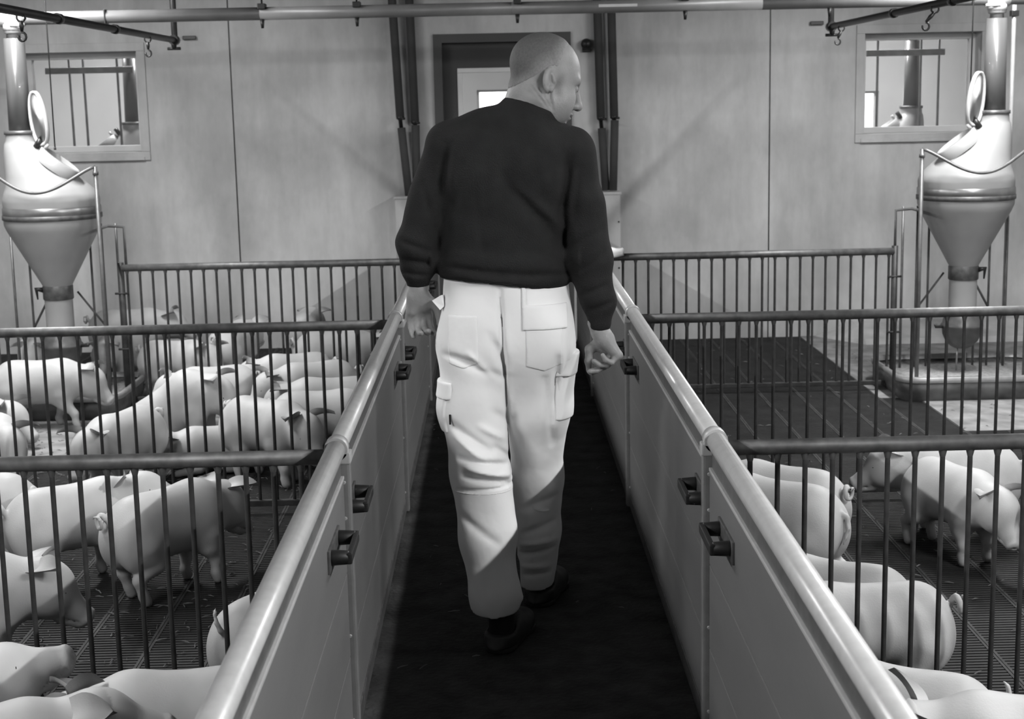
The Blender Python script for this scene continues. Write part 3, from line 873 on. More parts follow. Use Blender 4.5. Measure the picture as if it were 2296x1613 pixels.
def pig_parts(pose, seed, hp=0.0, hy=0.0, hr=0.0, ear=0.0, tail='curl', fat=1.0, lift=0.0):
    """distance function of one young pig, nose towards +x, standing on z = 0, back about 0.36 m high.
    hp/hy: head pitch (down +) and yaw (left +); pose: stand, walk, sit, lie"""
    rnd = random.Random(seed)
    prim = []                                # (kind, args, k)
    V3 = lambda *a: np.array(a, float)
    body = np.eye(3); bo = V3(0, 0, 0)
    if pose == 'sit':
        body = roty(-math.radians(34)); piv = V3(-.15, 0, .22)
        bo = V3(-.15, 0, .115) - body @ piv
    elif pose == 'lie':
        bo = V3(0, 0, -.115)
    T = lambda p: body @ V3(*p) + bo
    def C(a, b, ra, rb, k=.03): prim.append(('c', T(a), T(b), ra, rb, k))
    def E(c, r, k=.03, R=None): prim.append(('e', T(c), r, k, body @ (np.eye(3) if R is None else R)))
    # trunk
    E((-.145, 0, .248), (.108, .088 * fat, .104), .02)
    E((-.02, 0, .236), (.175, .098 * fat, .112), .06)
    E((.105, 0, .243), (.108, .088 * fat, .106), .06)
    C((-.15, 0, .295), (.10, 0, .292), .052, .055, .05)
    for s in (-1, 1):
        E((-.165, s * .048, .205), (.082, .052, .098), .045)
        E((.115, s * .052, .195), (.062, .042, .088), .04)
    # legs
    def leg(pts, rs, k=.022):
        for i in range(len(pts) - 1):
            prim.append(('c', pts[i], pts[i + 1], rs[i], rs[i + 1], k if i == 0 else .012))
    for s in (-1, 1):
        a = rnd.uniform(-.035, .035) if pose == 'stand' else (s * .055 if pose == 'walk' else 0)
        b = rnd.uniform(-.03, .03) if pose == 'stand' else (-s * .05 if pose == 'walk' else 0)
        y = s * .06
        if pose in ('stand', 'walk'):
            leg([V3(-.155, y, .20), V3(-.125 + a * .5, y, .135), V3(-.19 + a, y, .092), V3(-.175 + a * 1.15, y, .035), V3(-.165 + a * 1.15, y, .012)], [.056, .040, .0205, .0165, .0195])
            leg([V3(.12, y, .18), V3(.115 + b * .3, y, .135), V3(.128 + b, y, .078), V3(.122 + b * 1.2, y, .034), V3(.13 + b * 1.2, y, .012)], [.046, .034, .0205, .0165, .0195])
        elif pose == 'sit':
            leg([V3(-.13, s * .075, .10), V3(.0, s * .10, .075), V3(-.10, s * .10, .03), V3(-.02, s * .105, .02), V3(.02, s * .105, .016)], [.06, .042, .024, .018, .018])
            sh = T((.115, s * .055, .18))
            leg([sh, V3(sh[0] + .015, y, sh[2] - .085), V3(sh[0] + .03, y, .10), V3(sh[0] + .03, y, .035), V3(sh[0] + .042, y, .012)], [.046, .034, .0215, .0165, .0195])
        else:
            leg([V3(-.155, y, .09), V3(-.05, s * .095, .05), V3(-.14, s * .11, .025), V3(-.07, s * .115, .02), V3(-.04, s * .115, .018)], [.056, .040, .022, .018, .018])
            leg([V3(.12, y, .08), V3(.10, s * .085, .04), V3(.17, s * .085, .022), V3(.21, s * .085, .018), V3(.225, s * .085, .016)], [.046, .034, .022, .018, .018])
    # neck and head: swing about the neck pivot
    piv = T((.15, 0, .262))
    comp = math.radians(34) * .75 if pose == 'sit' else 0
    RH = rotz(hy) @ roty(hp + (-0 if pose != 'sit' else 0)) @ rotx(hr)
    half = rotz(hy * .5) @ roty(hp * .5)
    N = lambda p: half @ V3(*p) + piv
    nk = N((.085, 0, .012))
    HS = 1.12
    H = lambda p: RH @ (V3(*p) * HS) + nk
    prim.append(('c', piv - V3(.02, 0, -.004), nk, .088, .070, .05))
    prim.append(('c', piv - V3(.02, 0, .035), nk + RH @ V3(0, 0, -.03), .070, .052, .04))
    def CH(a, b, ra, rb, k=.02): prim.append(('c', H(a), H(b), ra * HS, rb * HS, k))
    def EH(c, r, k=.02, R=None): prim.append(('e', H(c), tuple(HS * q_ for q_ in r), k, RH @ (np.eye(3) if R is None else R)))
    EH((.02, 0, .012), (.070, .060, .062), .035)
    CH((.045, 0, -.004), (.135, 0, -.043), .048, .0285, .035)
    EH((.03, 0, -.040), (.055, .047, .036), .03)
    for s in (-1, 1): EH((.035, s * .036, -.018), (.045, .024, .036), .02)
    sn = roty(math.radians(24))
    EH((.145, 0, -.047), (.011, .031, .028), .008, sn)
    CH((.085, 0, -.060), (.125, 0, -.066), .022, .014, .012)        # lower jaw
    ears = []
    for s in (-1, 1):
        r0 = rnd.uniform(-.25, .25)
        Re = RH @ rotx(-s * (.75 + ear * .25)) @ rotz(s * (.5 + r0)) @ roty(.35 + ear)
        c0 = H((-.012, s * .048, .055))
        ears.append((c0, Re, s))
    # tail
    tb = T((-.243, 0, .288)); tp = [tb]
    if tail == 'curl':
        for i in range(1, 15):
            a = i * .62
            tp.append(tb + V3(-.012 - .0022 * i, .020 * (1 - math.cos(a)) * .9, .022 * math.sin(a) + .012))
    elif tail == 'up':
        tp += [tb + V3(-.02, 0, .02), tb + V3(-.03, .005, .045), tb + V3(-.028, .012, .07), tb + V3(-.018, .018, .085)]
    else:
        tp += [tb + V3(-.02, 0, -.01), tb + V3(-.028, .006, -.045), tb + V3(-.024, .012, -.075), tb + V3(-.018, .016, -.095)]
    snout = H((.13, 0, -.045))
    def fn(P):
        d = None
        for p in prim:
            if p[0] == 'c': q = cone(P, p[1], p[2], p[3], p[4]); k = p[5]
            else: q = ell(P, p[1], p[2], p[4]); k = p[3]
            d = q if d is None else smin(d, q, k)
        for i in range(len(tp) - 1):
            r0 = .0105 - .006 * i / (len(tp) - 1); r1 = .0105 - .006 * (i + 1) / (len(tp) - 1)
            d = smin(d, cone(P, tp[i], tp[i + 1], r0, r1), .004)
        for s in (-1, 1):       # nostrils
            n_ = H((.155, s * .0115, -.048))
            d = smax(d, -(np.sqrt(((P - n_.astype(F32)) ** 2).sum(-1)) - .0065), .003)
        m_ = np.abs(((P - H((.105, 0, -.058)).astype(F32)) @ RH.astype(F32)))
        g_ = np.maximum(np.maximum(m_[:, 0] - .035, m_[:, 1] - .03), m_[:, 2] - .0012)
        d = smax(d, -g_, .004)
        return d
    def tone(p):
        t = np.ones(len(p), F32)
        t *= 1 - .30 * np.exp(-((p - snout) ** 2).sum(1) / .0014)
        for (c0, Re, s) in ears:
            q = (p - c0) @ Re
            t *= 1 - .42 * np.clip((q[:, 2] - .005) / .04, 0, 1) * (np.abs(q[:, 0]) < .05) * (np.abs(q[:, 1]) < .07)  # shade and translucency of the thin ears painted in as darker skin
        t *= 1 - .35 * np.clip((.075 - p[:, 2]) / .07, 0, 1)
        return t
    eyes = [H((.066, s * .0455, .012)) for s in (-1, 1)]
    leaves = []
    nu, nv = 9, 8
    for (c0, Re, s) in ears:
        v = []
        for side in (1, -1):
            for i in range(nu + 1):
                t = i / nu
                wid = .036 * HS * max(.0, 1 - ((t - .34) / .66) ** 2) ** .75 if t > .34 else .036 * HS * (.82 + .18 * (t / .34))
                for j in range(nv + 1):
                    q = j / nv * 2 - 1
                    w = t * .084 * HS - .012
                    th = .0042 * math.sqrt(max(0, 1 - q * q)) * (1.1 - .7 * t)
                    cup = -.017 * HS * q * q * (1 - .3 * t) + .42 * w * w / .084 + side * th
                    v.append(c0 + Re @ V3(cup, q * wid, w))
        f = []; m_ = (nu + 1) * (nv + 1)
        for side in (0, 1):
            for i in range(nu):
                for j in range(nv):
                    a_ = side * m_ + i * (nv + 1) + j
                    f.append((a_, a_ + 1, a_ + nv + 2, a_ + nv + 1) if side else (a_, a_ + nv + 1, a_ + nv + 2, a_ + 1))
        leaves.append((np.array(v), np.array(f)))
    allp = np.array([x for p in prim for x in ((p[1], p[2]) if p[0] == 'c' else (p[1],))] + tp + [c0 for c0, _, _ in ears] + [snout])
    return fn, tone, eyes, allp, leaves

def piglet(label, x, y, head, size=1.0, pose='stand', seed=1, hp=.2, hy=0., hr=0., ear=0., tail='curl', fat=1.0, h=.009, group=None, z=0.0, shade=1.0):
    fn, tone, eyes, ap_, leaves = pig_parts(pose, seed, hp, hy, hr, ear, tail, fat)
    lo = ap_.min(0) - .125; hi = ap_.max(0) + .125
    lo[2] = -.03
    pts, q = surface(fn, lo, hi, h)
    ex = []
    for e in eyes:
        v, f = ball(e, .0085, 5); ex.append((v, f, 1))
    tn = [tone(pts)]
    lp = []
    for v, f in leaves: lp.append((v, f, 0)); tn.append(tone(v))
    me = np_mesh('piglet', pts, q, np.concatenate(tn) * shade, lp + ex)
    me.materials.append(M['pig']); me.materials.append(M['pig_eye'])
    o = obj('piglet', me)
    o.location = (x, y, z + .006); o.rotation_euler.z = math.radians(head); o.scale = (size,) * 3
    tag(o, label, 'pig', group)
    return o

PG = 'young pigs in the pens'
piglet('pig at the bottom left corner lifting its snout up', -1.350, 3.160, 42, 1.00, hp=-0.6, hy=-0.5, seed=11, h=0.006, group=PG)  # L1
piglet('pig at the lower left edge showing its long pale back beside the gate', -0.735, 3.240, 188, 0.95, hp=0.5, seed=13, h=0.006, group=PG)  # L3
piglet('pig at the bottom left pointing its snout right across another back', -1.120, 2.990, 22, 1.00, hp=-0.15, seed=14, h=0.006, ear=0.5, group=PG)  # L4
piglet('pale pig rump with a raised stub tail against the left gate', -0.635, 3.930, 64, 0.85, seed=15, tail='up', h=0.007, group=PG)  # L5
piglet('pig at the left edge with head low, walking right below the first fence rail', -1.560, 4.100, 15, 1.00, hp=0.4, seed=16, h=0.007, group=PG)  # L6
piglet('pig with a curly tail standing behind the nearest left fence, rump towards camera', -1.110, 4.880, 52, 0.97, seed=17, hp=0.45, hy=0.1, h=0.007, group=PG)  # L7
piglet('pig looking right with its snout raised, behind the curly tailed one', -1.450, 4.990, 36, 0.95, seed=18, hp=-0.28, hy=-0.8, h=0.007, group=PG)  # L8
piglet('pig cut by the left frame edge turning its rump to the others', -1.840, 5.120, 162, 1.00, seed=19, h=0.008, group=PG)  # L9
piglet('pig face with dark ears peering above the nearest left rail at the frame edge', -2.140, 6.200, -55, 1.00, hp=0.35, seed=20, h=0.008, group=PG)  # L11
piglet('pig facing the camera with its head down just above the nearest left rail', -1.590, 6.240, -112, 0.93, hp=0.45, seed=21, h=0.008, group=PG)  # L12
piglet('pig sitting on its haunches behind the middle left fence', -1.470, 6.820, -12, 1.00, pose='sit', hp=0.45, seed=22, h=0.008, group=PG)  # L13
piglet('pig with dark ears standing sideways in the crowd near the left gate', -1.000, 6.360, -38, 0.97, hp=0.45, hy=-0.3, seed=23, h=0.008, group=PG)  # L14
piglet('pig in the left crowd right behind the dark eared one', -0.800, 6.660, 4, 0.90, seed=24, hp=0.3, h=0.009, group=PG)  # L15
piglet('greyish pig back in the middle of the left crowd', -0.800, 6.980, 186, 0.90, seed=25, hp=0.4, h=0.009, shade=0.88, group=PG)  # L17
piglet('pig with a small curled tail, facing left at the back of the left crowd', -0.930, 7.420, 205, 0.90, seed=26, hp=0.4, h=0.009, group=PG)  # L16
piglet('bright pig rump tucked against the left gate rail', -0.600, 7.600, 84, 0.85, seed=27, h=0.009, group=PG)  # L18
piglet('pig back showing behind the head of the sitting pig', -1.430, 7.460, 198, 0.85, seed=28, hp=0.3, h=0.009, group=PG)  # L20
piglet('pig lying on the floor between the sitting one and the dark eared one', -1.270, 6.560, 200, 0.80, pose='lie', seed=29, hp=0.2, h=0.009, group=PG)  # L19
piglet('pig by the left fence post turning its dark face to the camera', -1.800, 8.340, -10, 0.85, seed=30, hp=0.3, hy=-0.6, h=0.009, group=PG)  # L21
piglet('bright white pig seen from behind, right of the dark faced one', -1.540, 8.720, 76, 0.95, seed=31, hp=0.2, h=0.009, group=PG)  # L22
piglet('pig back rising behind the middle left rail beside the feeder stand', -2.280, 9.300, 4, 1.00, seed=32, h=0.01, group=PG)  # L23
piglet('grey looking pig walking to the left feed trough', -2.320, 7.560, 2, 0.95, seed=33, hp=0.5, h=0.008, shade=0.85, pose='walk', group=PG)  # L24
piglet('pig lying at the left frame edge with its head towards the trough', -2.580, 7.180, -18, 1.00, pose='lie', seed=34, hp=0.3, h=0.009, group=PG)  # L25
piglet('pig behind the left trough, left of the hopper bowl', -2.660, 8.660, 276, 0.90, seed=35, hp=0.5, h=0.01, group=PG)  # L26
piglet('pig eating at the left trough right of the hopper bowl', -2.200, 8.680, 262, 0.90, seed=36, hp=0.6, h=0.01, group=PG)  # L28
piglet('pig beyond the far left fence walking right by the gate', -0.900, 8.320, 2, 0.95, seed=37, hp=0.3, h=0.01, group=PG)  # LA
piglet('pig at the far left fence with its head turned left', -1.080, 7.800, 196, 0.85, seed=38, hp=0.3, h=0.01, group=PG)  # LB
piglet('pig rump farthest back on the left, close to the far wall', -1.190, 9.350, 88, 0.90, seed=39, h=0.01, hp=0.5, group=PG)  # LC
piglet('pig at the bottom right edge with one big dark ear', 1.085, 2.930, 172, 1.00, hp=0.25, seed=51, h=0.006, ear=-0.3, group=PG)  # R1
piglet('pig in the lower right with its tail standing up, in front of the fence', 0.890, 3.240, 152, 0.86, seed=52, hp=0.2, tail='up', h=0.006, group=PG)  # R3
piglet('pig with a swayed back behind the nearest right fence, rump to the right', 0.930, 3.770, 181, 0.92, seed=53, hp=0.2, h=0.006, group=PG)  # R4
piglet('pig with upright ears and curly tail walking away along the right gate', 0.900, 4.000, 150, 0.90, seed=54, hp=-0.2, h=0.007, group=PG)  # R5
piglet('pig rump nearest the right gate under the first rail', 0.875, 4.760, 140, 1.00, seed=55, h=0.007, tail='down', group=PG)  # R6
piglet('pig with a curled tail looking back over another at the right gate', 0.950, 5.020, 142, 0.95, seed=56, hp=0.1, hy=0.8, h=0.007, group=PG)  # R7
piglet('pig with its head down in the middle of the right pen', 1.560, 5.070, -68, 0.88, seed=57, hp=0.5, h=0.007, group=PG)  # R8
piglet('pig with its tail up behind the head-down pig in the right pen', 1.640, 5.330, 166, 0.92, seed=58, tail='up', h=0.008, group=PG)  # R9
piglet('pig at the right frame edge nosing the floor', 2.020, 4.720, 170, 0.95, seed=59, hp=0.6, h=0.007, group=PG)  # R10

# ------------------------------------------------------------------ the man walking down the aisle
M['skin'] = mat('skin', 0.23, 0.5, var=0.10, scale=30, bump=0.10, bump_scale=220, attr='tone', spec=0.4)
M['hair'] = mat('cropped_hair', 0.23, 0.7, var=0.14, scale=160, bump=0.2, bump_scale=420, attr='tone')
M['eye'] = mat('eye_white', 0.5, 0.2, var=0.05)
M['sweater'] = mat('dark_sweatshirt', 0.0165, 0.92, var=0.18, scale=14, bump=0.25, bump_scale=300, spec=0.15)
M['trousers'] = mat('white_work_trousers', 0.78, 0.8, var=0.035, scale=7, bump=0.22, bump_scale=26, spec=0.2)
M['shoe'] = mat('worn_clog', 0.022, 0.6, var=0.4, scale=20)
M['sock'] = mat('black_sock', 0.004, 0.95, var=0.2)

def seg2(P, x0, z0, x1, z1, s, a, back=4.47):
    # soft crease on the camera side of a garment: a > 0 groove, a < 0 ridge
    x, z = P[:, 0], P[:, 2]
    dx, dz = x1 - x0, z1 - z0
    h = np.clip(((x - x0) * dx + (z - z0) * dz) / (dx * dx + dz * dz), 0, 1)
    d2 = (x - x0 - h * dx) ** 2 + (z - z0 - h * dz) ** 2
    w = np.clip((back - P[:, 1]) / .04, 0, 1)
    return a * np.exp(-d2 / (s * s)) * w * (1 - .5 * np.abs(2 * h - 1) ** 3)
def fold3(P, freq, amp, dirv, ph=0.0):
    return amp * np.sin((P @ np.array(dirv, F32)) * freq + ph)

SW_CREASE = [(-.135, 1.47, -.16, 1.33, .018, .010), (-.16, 1.33, -.150, 1.24, .014, .004), (.215, 1.43, .19, 1.30, .018, .010), (.19, 1.30, .20, 1.18, .014, .005),
             (.02, 1.38, .17, 1.20, .022, .007), (.05, 1.36, .19, 1.23, .016, -.005), (-.02, 1.47, -.04, 1.20, .02, .003), (-.06, 1.33, -.04, 1.14, .014, .003),
             (-.10, 1.42, -.12, 1.28, .016, .004), (.13, 1.42, .15, 1.33, .018, -.004), (-.15, 1.125, .0, 1.105, .012, .006), (.0, 1.105, .2, 1.09, .012, .006),
             (.10, 1.17, .20, 1.12, .014, .004), (-.16, 1.17, -.02, 1.15, .016, -.003), (.24, 1.40, .22, 1.26, .012, .005), (.30, 1.22, .21, 1.17, .012, .006), (.32, 1.16, .23, 1.10, .012, .006),
             (.31, 1.06, .25, 1.03, .010, .006), (.33, 1.01, .27, .985, .010, .006), (-.21, 1.36, -.18, 1.22, .012, .005), (-.28, 1.20, -.20, 1.17, .010, .006), (-.27, 1.145, -.20, 1.13, .009, .006), (-.275, 1.105, -.21, 1.095, .008, .005)]
def sweater_core(P):
    d = ell(P, (.030, 4.455, 1.36), (.200, .128, .215))
    d = smin(d, ell(P, (.014, 4.46, 1.19), (.184, .132, .20)), .06)
    d = smin(d, ell(P, (.022, 4.46, 1.085), (.192, .138, .085)), .04)
    d = smin(d, cone(P, (.065, 4.45, 1.505), (-.125, 4.45, 1.475), .076, .066), .05)
    d = smin(d, cone(P, (.085, 4.45, 1.50), (.212, 4.45, 1.452), .076, .064), .05)
    d = smin(d, ell(P, (-.06, 4.37, 1.40), (.075, .045, .10)), .05)
    d = smin(d, ell(P, (.12, 4.37, 1.39), (.075, .045, .10)), .05)
    # left sleeve
    for a, b, ra, rb, k in (((-.135, 4.45, 1.455), (-.188, 4.44, 1.33), .070, .062, .035), ((-.188, 4.44, 1.33), (-.234, 4.435, 1.19), .062, .058, .02), ((-.234, 4.435, 1.19), (-.239, 4.455, 1.115), .057, .050, .02), ((-.239, 4.455, 1.115), (-.238, 4.468, 1.068), .050, .034, .012)):
        d = smin(d, cone(P, a, b, ra, rb), k)
    # right sleeve
    for a, b, ra, rb, k in (((.222, 4.45, 1.435), (.246, 4.44, 1.30), .070, .066, .035), ((.246, 4.44, 1.30), (.272, 4.43, 1.13), .066, .064, .02), ((.272, 4.43, 1.13), (.292, 4.425, 1.01), .063, .052, .02), ((.292, 4.425, 1.01), (.296, 4.42, .945), .051, .035, .015)):
        d = smin(d, cone(P, a, b, ra, rb), k)
    return d
def hem_z(P):
    x = P[:, 0]
    return 1.078 - .125 * x - .35 * x * x
def sweater_d(P):
    d = sweater_core(P)
    for c in SW_CREASE: d = d + seg2(P, *c[:4], c[4] * .9, c[5] * 1.4)
    d = d + fold3(P, 48, .0016, (.5, .2, 1.0), .4) + fold3(P, 31, .0018, (1.0, .3, -.6), 1.7)
    zc = P[:, 2]
    body = (np.abs(P[:, 0] - .02) < .215)
    d = d - .010 * np.exp(-((zc - 1.135) / .03) ** 2) * body
    return d
def torus_pts(c, rx, ry, tilt, n=20):
    return [(c[0] + rx * math.cos(2 * PI * i / n), c[1] + ry * math.sin(2 * PI * i / n), c[2] + tilt * math.cos(2 * PI * i / n) + .004 * math.sin(2 * PI * i / n)) for i in range(n)]
COLLAR = torus_pts((.110, 4.462, 1.572), .070, .070, -.020)
def neck_hole(P): return cone(P, (.112, 4.465, 1.50), (.118, 4.465, 1.75), .062, .066)
def sweater_f(P):
    d = sweater_d(P)
    c = None
    for i in range(20):
        q = cone(P, COLLAR[i], COLLAR[(i + 1) % 20], .011, .011)
        c = q if c is None else np.minimum(c, q)
    d = smin(d, c, .035)
    cut = np.where((P[:, 0] > -.182) & (P[:, 0] < .226), hem_z(P) - P[:, 2], -1.0)
    d = np.maximum(d, cut)
    d = np.maximum(d, np.where(P[:, 0] < -.182, 1.058 - P[:, 2], -1.0))
    d = np.maximum(d, np.where(P[:, 0] > .226, .918 + .25 * (P[:, 0] - .295) ** 2 * 20 - P[:, 2], -1.0))
    d = smax(d, -neck_hole(P), .006)
    return d

TR_CREASE = [(.013, .83, .019, .66, .0065, .012), (.019, .66, .030, .50, .0065, .010), (.004, 1.06, .012, .80, .008, .010), (-.03, .93, .012, .84, .018, .005), (-.01, .90, .01, .83, .014, .005), (-.13, .86, .0, .80, .016, .006), (-.09, .875, -.02, .80, .012, -.006), (-.16, .87, -.06, .845, .012, .006),
             (-.14, .66, -.03, .585, .016, .008), (-.135, .63, -.05, .565, .014, -.008), (-.12, .57, .02, .545, .012, .009), (-.10, .545, .02, .515, .012, -.009), (-.11, .52, .01, .495, .011, .009), (-.02, .60, .03, .55, .012, .007),
             (-.13, .475, .03, .485, .006, .006), (-.12, .40, -.02, .33, .016, .005), (-.02, .70, .02, .66, .014, .005), (-.06, .66, .01, .62, .014, -.006),
             (.17, .85, .15, .66, .016, .009), (.20, .92, .19, .78, .012, .005), (.13, .79, .15, .58, .014, .006)]
TR_FRONT = [(.06, .36, .16, .40, .012, .008), (.06, .27, .15, .31, .012, .009), (.05, .23, .15, .25, .010, -.008), (.05, .19, .15, .22, .010, .009), (.05, .15, .14, .155, .010, -.007), (.06, .12, .14, .13, .008, .006)]
def trousers_core(P):
    d = ell(P, (.022, 4.465, 1.0), (.188, .130, .34))
    d = smin(d, ell(P, (-.072, 4.41, .905), (.108, .090, .125)), .05)
    d = smin(d, ell(P, (.112, 4.415, .905), (.110, .088, .125)), .05)
    L = None
    for a, b, ra, rb, k in (((-.078, 4.44, .86), (-.080, 4.42, .70), .107, .097, .04), ((-.080, 4.42, .70), (-.062, 4.375, .52), .097, .092, .03), ((-.062, 4.375, .52), (-.048, 4.325, .325), .090, .082, .03), ((-.048, 4.325, .325), (-.031, 4.285, .16), .081, .072, .03), ((-.031, 4.285, .16), (-.029, 4.274, .04), .069, .052, .03)):
        q = cone(P, a, b, ra, rb); L = q if L is None else smin(L, q, k)
    R = None
    for a, b, ra, rb, k in (((.118, 4.45, .86), (.112, 4.48, .68), .105, .093, .04), ((.112, 4.48, .68), (.106, 4.545, .46), .092, .078, .03), ((.106, 4.545, .46), (.108, 4.60, .27), .077, .071, .03), ((.108, 4.60, .27), (.097, 4.655, .05), .070, .056, .03)):
        q = cone(P, a, b, ra, rb); R = q if R is None else smin(R, q, k)
    d = smin(d, smin(L, R, .016), .03)
    return d
def trousers_d(P):
    d = trousers_core(P)
    for c in TR_CREASE: d = d + seg2(P, *c[:4], c[4] * .75, c[5] * 1.7)
    rt = P[:, 0] > .045
    for c in TR_FRONT: d = d + seg2(P, *c, back=4.66) * rt
    d = d + fold3(P, 40, .0016, (.9, .1, .7), .2) + fold3(P, 25, .0016, (-.7, .3, 1.0), 1.2)
    return d
def trousers_f(P):
    d = trousers_d(P)
    d = np.maximum(d, P[:, 2] - 1.10)
    lim = np.where(P[:, 0] < .045, .118 + .15 * (P[:, 1] - 4.27), .085 + .3 * (P[:, 1] - 4.655))
    d = np.maximum(d, np.where(P[:, 2] < .3, lim - P[:, 2], -1.0))
    return d

def boxd(P, lo, hi):
    lo = np.array(lo, F32); hi = np.array(hi, F32)
    q = np.abs(P - (lo + hi) / 2) - (hi - lo) / 2
    return q.max(-1)
def shell(name, base, off, lo, hi, h, m, parent, region=None, inner=.006):
    # thin patch following a garment: base surface raised by off, cut to a region
    def f(P):
        d = base(P)
        d = np.maximum(d - off, -(d + inner))
        return smax(d, region(P) if region else boxd(P, lo, hi), .003)
    pts, q = surface(f, np.array(lo) - .015, np.array(hi) + .015, h)
    me = np_mesh(name, pts, q)
    o = obj(name, me, m, parent)
    return o

# ---- head, in its own frame: x to the face, y to its left, z up
HC = np.array([.150, 4.472, 1.653])
HR = rotz(math.radians(16)) @ roty(math.radians(21)) @ rotx(math.radians(-3))
HSC = 1.03
def head_local(P): return ((P - HC.astype(F32)) @ HR.astype(F32)) / F32(HSC)
def cranium(q):
    d = ell(q, (-.014, 0, .036), (.100, .077, .088))
    d = smin(d, ell(q, (.034, 0, -.010), (.060, .064, .085)), .03)
    return d
def head_f(P):
    q = head_local(P)
    a = q.copy(); a[:, 1] = np.abs(a[:, 1])
    d = cranium(q)
    d = smin(d, cone(a, (-.008, .052, -.068), (.066, .014, -.112), .024, .019), .025)       # jaw
    d = smin(d, ell(q, (.074, 0, -.110), (.024, .026, .021)), .02)                           # chin
    d = smin(d, ell(a, (.058, .042, -.038), (.030, .022, .026)), .025)                       # cheekbone
    d = smin(d, ell(a, (.045, .045, -.075), (.040, .020, .035)), .03)
    d = smin(d, cone(a, (.086, 0, .022), (.074, .044, .020), .012, .010), .018)              # brow
    d = smax(d, -ell(a, (.096, .034, -.002), (.022, .017, .012)), .014)                      # socket
    d = smin(d, ell(a, (.077, .033, -.003), (.0135, .014, .0125)), .005)                     # lids
    d = smin(d, cone(q, (.090, 0, .010), (.116, 0, -.038), .0095, .0125), .012)              # nose bridge
    d = smin(d, ell(q, (.113, 0, -.040), (.015, .0125, .012)), .008)
    d = smin(d, ell(a, (.102, .0135, -.045), (.013, .008, .009)), .006)
    d = smax(d, -ell(a, (.110, .007, -.053), (.006, .004, .006)), .003)
    d = smin(d, ell(q, (.082, 0, -.074), (.020, .032, .022)), .015)                          # muzzle
    d = smin(d, ell(a, (.098, .008, -.070), (.009, .018, .006)), .006)
    d = smin(d, ell(a, (.096, .004, -.082), (.009, .018, .0065)), .006)
    d = smax(d, -np.maximum(np.abs(q[:, 2] + .0762) - .0012, np.maximum(.075 - q[:, 0], np.abs(q[:, 1]) - .026)), .003)
    # ears
    Re = rotz(math.radians(-20)) @ rotx(math.radians(8)) @ roty(math.radians(-12))
    e = (a - np.array((-.012, .079, -.012), F32)) @ Re.astype(F32)
    o_ = ell(e, (0, 0, 0), (.0235, .0085, .036))
    o_ = smax(o_, -ell(e, (.004, .009, .004), (.0145, .008, .024)), .003)
    o_ = smin(o_, ell(e, (.001, .004, -.026), (.010, .007, .011)), .006)
    o_ = smin(o_, cone(e, (.012, .006, -.004), (.006, .004, .016), .004, .003), .004)
    d = smin(d, o_, .006)
    d = d * HSC
    # neck into the shoulders
    n0 = HR @ np.array([-.028, 0, -.055]) * HSC + HC
    d = smin(d, cone(P, n0, (.100, 4.475, 1.52), .062, .066), .035)
    d = smin(d, cone(P, n0 + np.array([-.02, .02, -.01]), (.06, 4.46, 1.53), .04, .055), .04)
    # tendon and skin creases on the turned neck
    for (x0, z0, x1, z1, s_, a_) in ((.108, 1.632, .150, 1.575, .0035, .004), (.128, 1.628, .160, 1.572, .0035, .0045), (.155, 1.635, .166, 1.565, .004, .005), (.09, 1.622, .13, 1.598, .004, .002), (.118, 1.632, .155, 1.575, .004, -.002)):
        d = d + seg2(P, x0, z0, x1, z1, s_, a_, back=4.5)
    return d
def hair_region(P):
    q = head_local(P)
    # cap of cropped hair: receding at the front, down to the nape at the back
    line = .030 + .30 * np.clip(q[:, 0] - .0, 0, 1) - 1.15 * np.clip(-.012 - q[:, 0], 0, .09)
    side = line - q[:, 2]
    front = (q[:, 0] - .030) - .10 * (q[:, 2] - .08) + .9 * np.abs(q[:, 1]) * (q[:, 1] > -.2) * .35
    ear = .030 - np.sqrt((q[:, 0] + .012) ** 2 + ((q[:, 2] + .012) * .8) ** 2)
    return np.maximum(np.maximum(side, front), ear)

